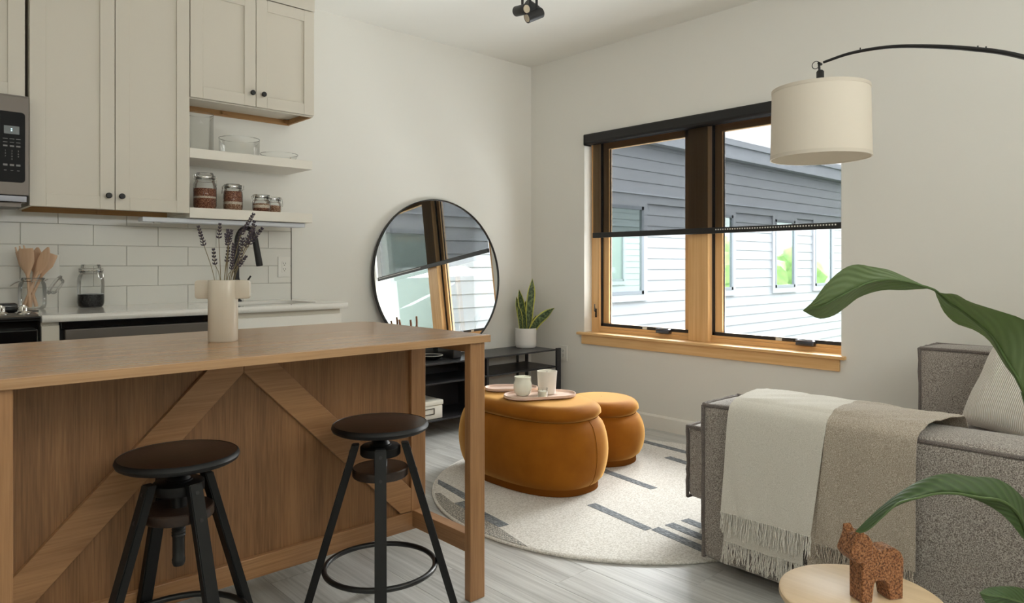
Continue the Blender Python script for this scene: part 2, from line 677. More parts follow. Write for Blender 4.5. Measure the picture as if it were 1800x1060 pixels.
def prism(poly, h0, h1, axis='z', bm=None, bev=0.0):
    """extrude a 2-D polygon. axis z: poly=(x,y); axis y: poly=(x,z); axis x: poly=(y,z)"""
    def P(a, b, h):
        return {'z': (a, b, h), 'y': (a, h, b), 'x': (h, a, b)}[axis]
    b = bmesh.new()
    lo = [b.verts.new(P(x, y, h0)) for x, y in poly]
    hi = [b.verts.new(P(x, y, h1)) for x, y in poly]
    n = len(poly)
    b.faces.new(lo[::-1])
    b.faces.new(hi)
    for i in range(n):
        b.faces.new((lo[i], lo[(i + 1) % n], hi[(i + 1) % n], hi[i]))
    bmesh.ops.recalc_face_normals(b, faces=b.faces)
    if bev > 0:
        bmesh.ops.bevel(b, geom=b.edges[:], offset=bev, segments=2, affect='EDGES', profile=0.5)
    if bm is None:
        return b
    return join(bm, b)


def rrect(x0, x1, y0, y1, radii, n=6):
    """rounded rectangle outline; radii for (x0,y0),(x1,y0),(x1,y1),(x0,y1)"""
    if not isinstance(radii, (list, tuple)):
        radii = [radii] * 4
    out = []
    for (cx, cy, sx, sy, a0), r in zip(((x0, y0, 1, 1, PI), (x1, y0, -1, 1, 1.5 * PI), (x1, y1, -1, -1, 0), (x0, y1, 1, -1, PI / 2)), radii):
        if r <= 0:
            out.append((cx, cy))
            continue
        ox, oy = cx + sx * r, cy + sy * r
        for i in range(n + 1):
            a = a0 + (PI / 2) * i / n
            out.append((ox + r * math.cos(a), oy + r * math.sin(a)))
    return out


def grid_mesh(rows, uvs=None, thick=0.0, closed_u=False):
    """surface through rows of points; optional thickness made by offsetting along normals"""
    b = bmesh.new()
    V = [[b.verts.new(p) for p in r] for r in rows]
    uvl = b.loops.layers.uv.new('UVMap') if uvs else None
    for i in range(len(V) - 1):
        m = len(V[0])
        for j in range(m if closed_u else m - 1):
            k = (j + 1) % m
            try:
                f = b.faces.new((V[i][j], V[i][k], V[i + 1][k], V[i + 1][j]))
            except ValueError:
                continue
            if uvl:
                for lp, (a, c) in zip(f.loops, ((i, j), (i, k), (i + 1, k), (i + 1, j))):
                    lp[uvl].uv = uvs[a][c]
    if thick > 0:
        b.normal_update()
        bmesh.ops.solidify(b, geom=b.faces[:], thickness=thick)
    return b


def copy_tree(root, loc=None, rotz=None, label=None):
    c = root.copy()
    COL.objects.link(c)
    if loc is not None:
        c.location = loc
    if rotz is not None:
        c.rotation_euler = (0, 0, rotz)
    if label:
        c['label'] = label
    WORLD[c.name] = Matrix.Translation(c.location) @ Matrix.Rotation(c.rotation_euler.z, 4, 'Z')

    def kids(a, b):
        for ch in list(a.children):
            d = ch.copy()
            COL.objects.link(d)
            d.parent = b
            kids(ch, d)
    kids(root, c)
    return c


def shared(name, me, parent, loc, rot=(0, 0, 0), scale=(1, 1, 1)):
    o = bpy.data.objects.new(name, me)
    COL.objects.link(o)
    o.parent = parent
    o.location = loc
    o.rotation_euler = rot
    o.scale = scale
    return o


def smooth_curve(pts, n):
    """Catmull-Rom through points of any dimension"""
    P = [Vector(p) for p in pts]
    P = [P[0] * 2 - P[1]] + P + [P[-1] * 2 - P[-2]]
    out = []
    segs = len(P) - 3
    for i in range(n):
        t = i / (n - 1) * segs
        k = min(int(t), segs - 1)
        u = t - k
        a, b, c, d = P[k], P[k + 1], P[k + 2], P[k + 3]
        out.append(0.5 * ((2 * b) + (c - a) * u + (2 * a - 5 * b + 4 * c - d) * u * u + (3 * b - a - 3 * c + d) * u ** 3))
    return out


# ------------------------------------------------------------------ room shell
H = 2.754
RX0, RY0 = -6.0, -6.8
fl = obj('floor', bx(RX0, 0, RY0, 0, -0.12, -0.006), M['subfloor'])
fl['kind'] = 'structure'
PW, PL = 0.184, 1.22
pb = bx(-PW / 2 + 0.0003, PW / 2 - 0.0003, -PL / 2 + 0.0003, PL / 2 - 0.0003, -0.006, 0.0, bev=0.0007, seg=1)
pme = bpy.data.meshes.new('plank')
pb.to_mesh(pme)
pb.free()
pme.materials.append(M['plank'])
i = 0
x = -PW / 2
while x > RX0 - 0.05:
    off = (i * 0.437) % PL
    y = -off + PL / 2
    while y > RY0 - PL / 2 + 0.4:
        y0, y1 = max(y - PL / 2, RY0), min(y + PL / 2, 0.0)
        if y1 - y0 > 0.02 and x - PW / 2 > RX0 - 0.01:
            shared('plank', pme, fl, (x, (y0 + y1) / 2, 0), scale=(1, (y1 - y0) / PL, 1))
        y -= PL
    x -= PW
    i += 1


def structure(name, bm, m, **k):
    o = obj(name, bm, m, **k)
    o['kind'] = 'structure'
    return o


structure('ceiling', bx(RX0 - 0.2, 0.22, RY0 - 0.2, 0.2, H, H + 0.15), M['ceiling'])
structure('wall_left', bx(RX0, 0.0, 0.0, 0.18, -0.1, H), M['wall'])
WY0, WY1, WZ0, WZ1 = -2.477, -0.576, 0.603, 2.12
wb = new()
box(wb, 0, 0.2, WY1, 0.18, -0.1, H)
box(wb, 0, 0.083, RY0, WY0, -0.1, H)
box(wb, 0.083, 0.2, RY0, -2.772, -0.1, H)
box(wb, 0.083, 0.2, -2.772, WY0, -0.1, WZ0)
box(wb, 0.083, 0.2, -2.772, WY0, WZ1, H)
box(wb, 0, 0.2, WY0, WY1, -0.1, WZ0)
box(wb, 0, 0.2, WY0, WY1, WZ1, H)
structure('wall_right', wb, M['wall'])
structure('wall_rear', bx(RX0, 0.2, RY0 - 0.18, RY0, -0.1, H), M['wall'])
structure('wall_side', bx(RX0 - 0.18, RX0, RY0, 0.18, -0.1, H), M['wall'])


def base_profile(along, a0, a1):
    b = new()
    if along == 'x':
        prism([(-0.0, 0.0), (-0.013, 0.0), (-0.013, 0.088), (-0.006, 0.1), (0.0, 0.1)], a0, a1, 'x', b)
    else:
        prism([(-0.0, 0.0), (-0.013, 0.0), (-0.013, 0.088), (-0.006, 0.1), (0.0, 0.1)], a0, a1, 'y', b)
    return b


structure('baseboard_right', base_profile('y', RY0, 0), M['trim'])
structure('baseboard_left', base_profile('x', -2.06, -0.013), M['trim'])

# ------------------------------------------------------------------ window with its pine frame
win = thing('window_1', kind='structure', loc=(0.1, -1.5265, WZ0))
ST = 0.625
obj('stool', bx(-0.032, 0.088, -2.505, -0.522, ST - 0.020, ST, bev=0.004), M['pine_y'], win)
obj('apron', bx(-0.017, 0.0, -2.472, -0.562, 0.538, ST - 0.020, bev=0.002), M['pine_y'], win)
obj('jamb', bx(0.085, 0.165, -0.652, -0.576, ST - 0.02, WZ1, bev=0.003), M['pine_z'], win)
obj('jamb', bx(0.085, 0.165, -2.770, -2.694, ST - 0.02, WZ1, bev=0.003), M['pine_z'], win)
obj('head_jamb', bx(0.085, 0.165, -2.694, -0.652, WZ1 - 0.05, WZ1), M['pine_y'], win)
obj('mullion', bx(0.055, 0.165, -1.602, -1.452, ST, WZ1 - 0.05, bev=0.003), M['pine_z'], win)
for (ya, yb) in ((-1.452, -0.652), (-2.694, -1.602)):
    obj('sill_rail', bx(0.088, 0.165, ya, yb, ST - 0.02, 0.652, bev=0.002), M['pine_y'], win)
    obj('sill_lip', bx(0.100, 0.165, ya, yb, 0.652, 0.670, bev=0.002), M['pine_y'], win)
    s = obj('sash', bx(0.112, 0.150, yb - 0.072, yb - 0.010, 0.672, WZ1 - 0.05, bev=0.003), M['pine_z'], win)
    obj('sash_rail', bx(0.112, 0.150, ya + 0.010, yb - 0.072, 0.672, 0.690), M['pine_y'], s)
    obj('sash_rail', bx(0.112, 0.150, ya + 0.010, yb - 0.072, WZ1 - 0.11, WZ1 - 0.05), M['pine_y'], s)
    obj('sash_stile', bx(0.112, 0.150, ya + 0.010, ya + 0.060, 0.672, WZ1 - 0.05), M['pine_z'], s)
    g = new()
    box(g, 0.103, 0.114, yb - 0.020, yb - 0.002, 0.668, WZ1 - 0.05)
    box(g, 0.103, 0.114, ya + 0.002, ya + 0.016, 0.668, WZ1 - 0.05)
    box(g, 0.103, 0.114, ya + 0.002, yb - 0.002, 0.668, 0.692)
    obj('weatherstrip', g, M['gasket'], win)
    g = new()
    box(g, 0.128, 0.136, yb - 0.078, yb - 0.070, 0.690, WZ1 - 0.1)
    box(g, 0.128, 0.136, ya + 0.058, ya + 0.066, 0.690, WZ1 - 0.1)
    obj('glazing_bead', g, M['gasket'], win)
    obj('pane', bx(0.129, 0.133, ya + 0.06, yb - 0.072, 0.688, WZ1 - 0.10), M['pane'], win)
    # casement lock lever on the jamb side
    yl = yb + 0.030
    xl = 0.085
    lk = bx(xl - 0.006, xl, yl - 0.007, yl + 0.007, 0.735, 0.800, bev=0.002)
    tube([(xl - 0.006, yl, 0.775), (xl - 0.018, yl, 0.785), (xl - 0.020, yl - 0.004, 0.838)], [0.004, 0.005, 0.003], 8, lk)
    obj('lock_lever', lk, M['blackmetal'], win, smooth=True)
    # crank operator cover
    yc = ya + (0.215 if ya > -2 else 0.455)
    cr = prism([(0.060, 0.656), (0.102, 0.656), (0.102, 0.676), (0.090, 0.690), (0.066, 0.684)], yc - 0.055, yc + 0.055, 'y', None, bev=0.006)
    ck = obj('crank_cover', cr, M['handlemetal'], win, smooth=True)
    tube_b = tube([(0.064, yc - 0.048, 0.690), (0.060, yc, 0.688), (0.060, yc + 0.05, 0.684)], [0.004, 0.004, 0.005], 8)
    obj('crank_handle', tube_b, M['handlemetal'], ck, smooth=True)
    lb = bx(0.101, 0.103, yc + 0.155, yc + 0.195, 0.671, 0.688)
    obj('maker_plate', lb, M['outlet'], win)
    obj('limiter_rod', bx(0.098, 0.103, yc + 0.085, yc + 0.155, 0.675, 0.680), M['steel'], win)

# roller blind hanging in the opening
bl = thing('roller_blind', 'charcoal mesh roller blind half drawn over the window above the sofa', 'window blind', (0.02, -1.53, 2.08))
vb = prism([(-0.022, 2.052), (-0.026, 2.060), (-0.026, 2.112), (-0.020, 2.119), (0.062, 2.119), (0.062, 2.046), (-0.016, 2.046)], -2.466, -0.600, 'y')
obj('headrail', vb, M['blackmatte'], bl)
eb = prism([(-0.026, 2.036), (-0.030, 2.045), (-0.030, 2.112), (-0.022, 2.1195), (0.05, 2.1195), (0.05, 2.036)], -0.600, -0.594, 'y')
obj('end_cap', eb, M['blackmatte'], bl)
rows = []
for iz in range(13):
    z = 1.372 + (2.05 - 1.372) * iz / 12
    rows.append([(0.030 + 0.0012 * math.sin(iy * 1.3 + iz * 0.5), -2.470 + (1.832) * iy / 20, z) for iy in range(21)])
obj('screen_fabric', grid_mesh(rows), M['screen'], bl)
obj('bottom_bar', bx(0.022, 0.038, -2.470, -0.638, 1.338, 1.377, bev=0.004), M['blackmatte'], bl)
sl = new()
for k in range(46):
    y = -1.68 - k * 0.0168
    box(sl, 0.0205, 0.0222, y - 0.0045, y + 0.0035, 1.359, 1.367)
obj('bar_light_dots', sl, M['outlet'], bl, kind='stuff')  # pale pieces standing in for light through holes in the bar

# ------------------------------------------------------------------ neighbouring wings outside
def wing(name, label, y_face, facing, x0, x1, windows, exposure=0.18):
    """facing -1: the wall looks to -y; +1: looks to +y"""
    r = thing(name, label, 'building', (x0, y_face, -3.2))
    s = facing

    def B(x0_, x1_, d0, d1, z0, z1, bev=0.0):
        a, b = sorted((y_face + s * d0, y_face + s * d1))
        return bx(x0_, x1_, a, b, z0, z1, bev=bev)
    obj('wall', B(x0, x1, -4.0, -0.012, -3.2, 3.3), M['sidinggap'], r)
    obj('parapet_fascia', B(x0 - 0.02, x1 + 0.15, 0.0, 0.16, 3.12, 3.46), M['fascia'], r)
    obj('parapet_cap', B(x0 - 0.02, x1 + 0.2, -0.4, 0.20, 3.36, 3.47), M['fascia'], r)
    obj('belt_trim', B(x0, x1 + 0.02, 0.0, 0.035, 2.14, 2.29), M['siding'], r)
    obj('belt_cap', B(x0, x1 + 0.02, 0.0, 0.06, 2.275, 2.295), M['fascia'], r)
    # lap boards, each a wedge
    zs = []
    z = 2.14
    while z > -1.4:
        zs.append((z - exposure, z))
        z -= exposure
    z = 2.295
    while z < 3.1:
        zs.append((z, min(z + exposure + 0.01, 3.12)))
        z += exposure + 0.01
    for (za, zb) in zs:
        poly = [(0.0, zb), (-0.012, zb), (-0.012, za), (0.010, za), (0.012, za + 0.003)]
        poly = [(y_face + s * d, zz) for d, zz in poly]
        obj('siding_board', prism(poly, x0, x1, 'x'), M['siding'], r)
    obj('lower_siding', B(x0, x1, -0.012, 0.006, -3.2, -1.4), M['siding'], r)
    for (wx0, wx1, wz0, wz1) in windows:
        t = new()
        for (a0, a1, b0, b1) in ((wx0 - 0.10, wx1 + 0.10, wz0 - 0.11, wz0), (wx0 - 0.10, wx1 + 0.10, wz1, wz1 + 0.10), (wx0 - 0.10, wx0, wz0, wz1), (wx1, wx1 + 0.10, wz0, wz1)):
            join(t, B(a0, a1, 0.0, 0.04, b0, b1))
        w = obj('window', t, M['siding'], r)
        t = new()
        fw = 0.055
        for (a0, a1, b0, b1) in ((wx0, wx1, wz0, wz0 + fw), (wx0, wx1, wz1 - fw, wz1), (wx0, wx0 + fw, wz0, wz1), (wx1 - fw, wx1, wz0, wz1)):
            join(t, B(a0, a1, 0.005, 0.045, b0, b1))
        obj('sash_frame', t, M['winframe'], w)
        obj('pane', B(wx0 + fw, wx1 - fw, 0.012, 0.020, wz0 + fw, wz1 - fw), M['outpane'] if s < 0 else M['softpane'], w)
    return r


wing('house_wing', 'white lap sided building wing seen through the left and right panes', 2.8, -1, 0.25, 24.0,
     [(4.25, 5.28, 0.66, 2.08), (7.15, 8.10, 0.66, 2.08), (9.80, 10.69, 0.66, 2.08), (11.70, 12.61, 0.66, 2.08), (14.6, 15.5, 0.66, 2.08)])
wing('house_wing', 'white lap sided building wing seen only in the round mirror', -3.2, 1, 0.25, 15.5,
     [(0.50, 1.38, 0.30, 2.08), (6.0, 6.9, 0.66, 2.08), (11.6, 12.4, 0.66, 2.08)])
structure('ground', bx(-30, 90, -90, 60, -3.4, -3.2), M['lawn'])
structure('bounce_slab', bx(0.25, 14.5, -3.1, 2.7, -3.2, -3.15), M['bounce_slab'])  # unseen slab added to throw light up to the ceiling


def tree(x, y, h, r, label):
    t = thing('tree', label, 'tree', (x, y, -3.2), group='trees beyond the lawn')
    obj('trunk', tube([(x, y, -3.2), (x + 0.1, y, -3.2 + h * 0.5)], [0.18, 0.12], 8), M['bark'], t, smooth=True)
    b = new()
    rnd = random.Random(int(x * 7 + y * 3))
    for k in range(7):
        a = bmesh.new()
        bmesh.ops.create_icosphere(a, subdivisions=3, radius=1.0)
        rr = r * rnd.uniform(0.5, 0.75)
        c = Vector((x + rnd.uniform(-0.55, 0.55) * r, y + rnd.uniform(-0.55, 0.55) * r, -3.2 + h - rr - rnd.uniform(0, 0.5) * h))
        for v in a.verts:
            d = v.co.normalized()
            q = 1 + 0.28 * noise.noise(d * 2.6 + c) + 0.12 * noise.noise(d * 8 + c)
            v.co = c + d * rr * q
        join(b, a)
    obj('crown', b, M['foliage'], t, smooth=True)


for k, (x, y, h, r) in enumerate(((18.5, -15.5, 6.4, 2.3), (24.6, -15, 6.2, 2.3), (30.6, -15.4, 6.4, 2.3), (36.6, -15, 6.2, 2.3), (42.6, -15.5, 6.4, 2.3), (48.8, -15, 6.4, 2.3), (21.5, -22, 7.4, 2.6), (28, -22, 7.2, 2.6), (34.5, -22, 7.4, 2.6), (41, -22, 7.2, 2.6), (47.5, -22, 7.4, 2.6))):
    tree(x, y, h, r, 'bushy green tree beyond the lawn, seen only as a reflection in wing windows')

# ------------------------------------------------------------------ kitchen: backsplash
CZ = 0.926           # counter top height
bs = structure('trim_1', bx(-4.55, -2.079, -0.0045, 0.0, CZ, 1.43), M['grout'])
TW, TH = 0.3075, 0.1053


def tile_mesh(w):
    b = bx(0.0013, w - 0.0013, -0.0095, -0.0035, 0.0013, TH - 0.0013, bev=0.0014, seg=1)
    me = bpy.data.meshes.new('tile')
    b.to_mesh(me)
    b.free()
    me.materials.append(M['tile'])
    return me


TME = {}
zt = 1.3395 - 4 * TH
row = 0
for k in range(5):
    z0 = 1.3395 - (k + 1) * TH
    off = 0.0 if k % 2 == 0 else 0.1535
    x1 = -2.0805
    # the joint nearest the right edge
    first = (-2.3784 if k % 2 == 1 else -2.2250)
    edges = [x1, first] + [first - TW * j for j in range(1, 9)]
    for a, c in zip(edges[1:], edges[:-1]):
        if c < -4.5:
            break
        w = round(c - a, 4)
        if w not in TME:
            TME[w] = tile_mesh(w)
        shared('tile', TME[w], bs, (a, 0, z0))
z0 = 1.3395
edges = [-2.0805, -2.3784] + [-2.3784 - TW * j for j in range(1, 9)]
for a, c in zip(edges[1:], edges[:-1]):
    w = round(c - a, 4)
    if w not in TME:
        TME[w] = tile_mesh(w)
    shared('tile', TME[w], bs, (a, 0, z0), scale=(1, 1, 0.80))
obj('edge_trim', bx(-2.0815, -2.0775, -0.0105, 0.0, CZ, 1.375), M['steel'], bs)

# ------------------------------------------------------------------ upper cabinets
def shaker_door(x0, x1, z0, z1, y, parent, knob=None, rail=0.062):
    """door leaf whose front is at y; panel recessed"""
    b = new()
    t = 0.02
    box(b, x0, x0 + rail, y, y + t, z0, z1, bev=0.0015, seg=1)
    box(b, x1 - rail, x1, y, y + t, z0, z1, bev=0.0015, seg=1)
    box(b, x0 + rail, x1 - rail, y, y + t, z0, z0 + rail, bev=0.0015, seg=1)
    box(b, x0 + rail, x1 - rail, y, y + t, z1 - rail, z1, bev=0.0015, seg=1)
    d = obj('door', b, M['cabinet'], parent)
    obj('door_panel', bx(x0 + rail - 0.004, x1 - rail + 0.004, y + 0.009, y + 0.016, z0 + rail - 0.004, z1 - rail + 0.004), M['cabinet'], d)
    if knob:
        kx, kz = knob
        prof = [(0, -0.030), (0.011, -0.030), (0.0135, -0.027), (0.0135, -0.019), (0.009, -0.014), (0.0055, -0.010), (0.0055, 0.0)]
        k = lathe(prof, 20)
        bmesh.ops.rotate(k, cent=(0, 0, 0), matrix=Matrix.Rotation(-PI / 2, 3, 'X'), verts=k.verts)
        bmesh.ops.translate(k, vec=(kx, y, kz), verts=k.verts)
        obj('knob', k, M['blackmatte'], d, smooth=True)
    return d


YF = -0.335
ct = thing('wall_cabinet', 'tall white cabinet with two long shaker doors between microwave and open shelves', 'cabinet', (-3.123, -0.16, 1.40))
obj('carcass', bx(-3.466, -2.782, -0.312, -0.0105, 1.418, H - 0.10), M['cabinet'], ct)
g = new()
box(g, -3.466, -2.782, -0.312, -0.300, 1.400, 1.418)
box(g, -3.466, -3.450, -0.300, -0.0105, 1.400, 1.418)
box(g, -2.798, -2.782, -0.300, -0.0105, 1.400, 1.418)
obj('bottom_rim', g, M['cabinet'], ct)
obj('back_rail', bx(-3.45, -2.798, -0.022, -0.0105, 1.392, 1.418), M['rawwood'], ct)
obj('clip', bx(-3.135, -3.105, -0.030, -0.022, 1.396, 1.412), M['rawwood'], ct)
shaker_door(-3.465, -3.1255, 1.399, 2.598, YF, ct, (-3.155, 1.464))
shaker_door(-3.1225, -2.783, 1.399, 2.598, YF, ct, (-3.099, 1.464))

cs = thing('wall_cabinet', 'short white cabinet with two shaker doors above the open shelves', 'cabinet', (-2.437, -0.16, 2.0))
obj('carcass', bx(-2.780, -2.092, -0.312, 0.0, 2.022, H - 0.10), M['cabinet'], cs)
g = new()
box(g, -2.780, -2.092, -0.312, -0.300, 1.994, 2.022)
box(g, -2.780, -2.768, -0.300, -0.012, 1.994, 2.022)
obj('bottom_rim', g, M['cabinet'], cs)
g = new()
box(g, -2.768, -2.092, -0.012, 0.0, 1.990, 2.022)
box(g, -2.106, -2.0925, -0.300, -0.012, 1.992, 2.022)
obj('raw_rail', g, M['rawwood'], cs)
g = bx(-2.50, -2.47, -0.022, -0.012, 2.000, 2.014)
box(g, -2.128, -2.106, -0.034, -0.012, 2.000, 2.018)
obj('clip', g, M['rawwood'], cs)
obj('end_panel', bx(-2.0925, -2.0905, -0.312, 0.0, 1.994, H - 0.10), M['cabinet'], cs)
shaker_door(-2.779, -2.4375, 2.000, 2.598, YF, cs, (-2.462, 2.069))
shaker_door(-2.4345, -2.093, 2.000, 2.598, YF, cs, (-2.400, 2.070))

cm = thing('wall_cabinet', 'white shaker cabinet directly above the microwave at the left edge', 'cabinet', (-3.87, -0.16, 1.87))
obj('carcass', bx(-4.27, -3.478, -0.312, 0.0, 1.885, H - 0.10), M['cabinet'], cm)
shaker_door(-4.268, -3.882, 1.875, 2.598, YF, cm)
shaker_door(-3.879, -3.482, 1.875, 2.598, YF, cm)
crown = thing('cabinet_filler', 'flat white filler board between the cabinet doors and the ceiling', 'filler panel', (-3.18, -0.17, 2.7))
obj('board', bx(-4.27, -2.0905, -0.330, 0.0, H - 0.10 + 0.001, H - 0.001), M['cabinet'], crown)
obj('lip', bx(-4.27, -2.0905, -0.335, -0.330, 2.603, H - 0.002), M['cabinet'], crown)

# ------------------------------------------------------------------ open shelves, light bar
su = thing('wall_shelf', 'upper thick white floating shelf carrying the clear glass vessels', 'shelf', (-2.44, -0.16, 1.687))
obj('board', bx(-2.781, -2.101, -0.330, -0.0, 1.687, 1.737, bev=0.002), M['shelf'], su)
sl_ = thing('wall_shelf', 'lower thick white floating shelf carrying four clip top jars', 'shelf', (-2.44, -0.16, 1.378))
obj('board', bx(-2.781, -2.101, -0.330, -0.0100, 1.378, 1.431, bev=0.002), M['shelf'], sl_)
lb_ = thing('light_bar', 'slim pale under shelf light bar above the sink', 'lamp', (-2.55, -0.2, 1.36))
obj('housing', bx(-2.99, -2.125, -0.285, -0.205, 1.352, 1.376, bev=0.004), M['ledbar'], lb_)
obj('end_cap', bx(-2.125, -2.121, -0.283, -0.207, 1.353, 1.375), M['outlet'], lb_)
obj('switch', bx(-2.93, -2.90, -0.26, -0.235, 1.346, 1.352, bev=0.002), M['outlet'], lb_)


# ------------------------------------------------------------------ jars
def clip_jar(r, h, x, y, z, label, layers, group=None, clip_a=0.0, lid=True, name='clip_jar'):
    """glass jar with a wire bail; layers: list of (z0, z1, material name, part name)"""
    t = thing(name, label, 'jar', (x, y, z), clip_a, group)
    nr = r * 0.80
    hb = h * 0.80
    prof = [(0, 0.004), (r * 0.78, 0.0), (r * 0.92, 0.006), (r, 0.022), (r, hb * 0.74), (r * 0.95, hb * 0.88), (nr, hb * 0.985), (nr, hb + 0.006)]
    obj('glass_body', lathe([(a, b) for a, b in prof], 36), M['glass'], t, smooth=True, local=True)
    obj('rim', lathe([(nr, hb + 0.002), (nr + 0.005, hb + 0.004), (nr + 0.005, hb + 0.010), (nr, hb + 0.012), (nr - 0.004, hb + 0.008), (nr, hb + 0.002)], 36), M['glass'], t, smooth=True, local=True)
    for (a, c, mn, pn) in layers:
        rr = lambda q: (r - 0.003) if 0.022 < q < hb * 0.74 else (r * 0.90 if q <= 0.022 else r * 0.88)
        pr = [(0, a), (rr(a), a), (r - 0.003, max(a, min(0.022, c))), (rr(c), c), (rr(c) * 0.5, c + 0.003), (0, c + 0.002)]
        obj(pn, lathe(pr, 32), M[mn], t, smooth=True, local=True)
    if lid:
        zl = hb + 0.013
        ld = obj('lid', lathe([(0, zl - 0.004), (nr * 0.9, zl - 0.004), (nr + 0.005, zl), (nr + 0.006, zl + 0.008), (nr * 0.93, zl + 0.011), (nr * 0.9, h - 0.004), (nr * 0.84, h), (0, h - 0.002)], 36), M['glass'], t, smooth=True, local=True)
        obj('seal', lathe([(nr + 0.001, zl - 0.003), (nr + 0.0065, zl - 0.002), (nr + 0.0065, zl + 0.001), (nr + 0.001, zl + 0.001)], 36), M['chrome'], ld, smooth=True, local=True)
        w = new()
        tube(ring_path((0, 0, zl + 0.010), nr + 0.006, 36), 0.0013, 6, w, closed=True)
        tube(ring_path((0, 0, hb - 0.004), nr + 0.003, 36), 0.0013, 6, w, closed=True)
        R = nr + 0.008
        s = 0.016
        tube([(R - 0.003, -s, zl + 0.010), (R + 0.004, -s, hb + 0.006), (R + 0.007, -s * 0.8, hb - 0.022), (R + 0.008, 0, hb - 0.028), (R + 0.007, s * 0.8, hb - 0.022), (R + 0.004, s, hb + 0.006), (R - 0.003, s, zl + 0.010)], 0.0013, 6, w)
        tube([(R - 0.002, -s, hb - 0.004), (R + 0.006, -s, hb + 0.014), (R + 0.006, s, hb + 0.014), (R - 0.002, s, hb - 0.004)], 0.0013, 6, w)
        tube([(-R + 0.004, -0.01, hb - 0.004), (-R - 0.007, -0.01, hb + 0.004), (-R - 0.007, -0.01, zl + 0.012), (-R - 0.007, 0.01, zl + 0.012), (-R - 0.007, 0.01, hb + 0.004), (-R + 0.004, 0.01, hb - 0.004)], 0.0013, 6, w)
        obj('wire_bail', w, M['chrome'], t, smooth=True, local=True)
    return t


JG = 'clip top jars on the lower shelf'
JZ = 1.4315
clip_jar(0.0590, 0.198, -2.662, -0.205, JZ, 'largest clip jar on lower shelf, two thirds full of red grain', [(0.004, 0.060, 'grain', 'grain_layer'), (0.060, 0.070, 'oats', 'flake_layer'), (0.070, 0.112, 'grain', 'grain_layer')], JG, 0.25)
clip_jar(0.0520, 0.150, -2.512, -0.205, JZ, 'second clip jar on lower shelf, filled to the neck with brown grain', [(0.004, 0.036, 'granola', 'grain_layer'), (0.036, 0.050, 'oats', 'flake_layer'), (0.050, 0.108, 'grain', 'grain_layer')], JG, PI - 0.2)
clip_jar(0.0490, 0.094, -2.360, -0.225, JZ, 'squat clip jar in front, third on the lower shelf', [(0.004, 0.024, 'grain', 'grain_layer'), (0.024, 0.040, 'oats', 'flake_layer'), (0.040, 0.048, 'granola', 'grain_layer')], JG, PI + 0.1)
clip_jar(0.0430, 0.090, -2.262, -0.165, JZ, 'smallest clip jar at the right end of the lower shelf', [(0.004, 0.046, 'granola', 'grain_layer')], JG, -0.2)

# glass vessels on the upper shelf
def glass_vessel(name, label, prof, x, y):
    t = thing(name, label, 'glassware', (x, y, 1.7375), group='clear glass vessels on the upper shelf')
    k = prof[-1]
    inner = [(max(a - 0.0022, 0.0), b + (0.004 if i < 2 else 0)) for i, (a, b) in enumerate(prof)]
    obj('glass_wall', lathe(prof, 40), M['vesselglass'], t, smooth=True, local=True)
    obj('rim', tube(ring_path((0, 0, k[1]), k[0], 40), 0.0016, 6, None, closed=True), M['glass'], t, smooth=True, local=True)
    obj('foot', lathe([(0, 0.0005), (prof[1][0] * 0.96, 0.0005), (prof[1][0] * 0.96, 0.005), (0, 0.005)], 40), M['vesselglass'], t, smooth=True, local=True)


glass_vessel('glass_vase', 'tall clear glass cylinder on the upper shelf, beside the tall cabinet', [(0, 0), (0.066, 0), (0.069, 0.004), (0.069, 0.205)], -2.688, -0.20)
glass_vessel('glass_bowl', 'wide clear glass bowl, middle of the three on the upper shelf', [(0, 0), (0.100, 0), (0.106, 0.006), (0.107, 0.100)], -2.470, -0.190)
glass_vessel('glass_dish', 'shallow clear glass dish at the right end of the upper shelf', [(0, 0), (0.075, 0), (0.090, 0.010), (0.103, 0.034), (0.105, 0.040)], -2.235, -0.180)

# ------------------------------------------------------------------ counter, sink, base units
wt = thing('worktop', 'white quartz worktop with a cut out for the sink', 'worktop', (-2.75, -0.33, 0.896))


def plate_with_hole(outer, inner, z0, z1):
    cu = bpy.data.curves.new('tmp', 'CURVE')
    cu.dimensions = '2D'
    cu.fill_mode = 'BOTH'
    cu.extrude = (z1 - z0) / 2
    for poly in (outer, inner):
        sp = cu.splines.new('POLY')
        sp.points.add(len(poly) - 1)
        for p, (a, c) in zip(sp.points, poly):
            p.co = (a, c, 0, 1)
        sp.use_cyclic_u = True
    o = bpy.data.objects.new('tmp', cu)
    COL.objects.link(o)
    bpy.context.view_layer.update()
    me = bpy.data.meshes.new_from_object(o.evaluated_get(bpy.context.evaluated_depsgraph_get()))
    b = new()
    b.from_mesh(me)
    bpy.data.objects.remove(o)
    bpy.data.curves.remove(cu)
    bpy.data.meshes.remove(me)
    bmesh.ops.translate(b, vec=(0, 0, (z0 + z1) / 2), verts=b.verts)
    bmesh.ops.remove_doubles(b, verts=b.verts, dist=1e-5)
    return b


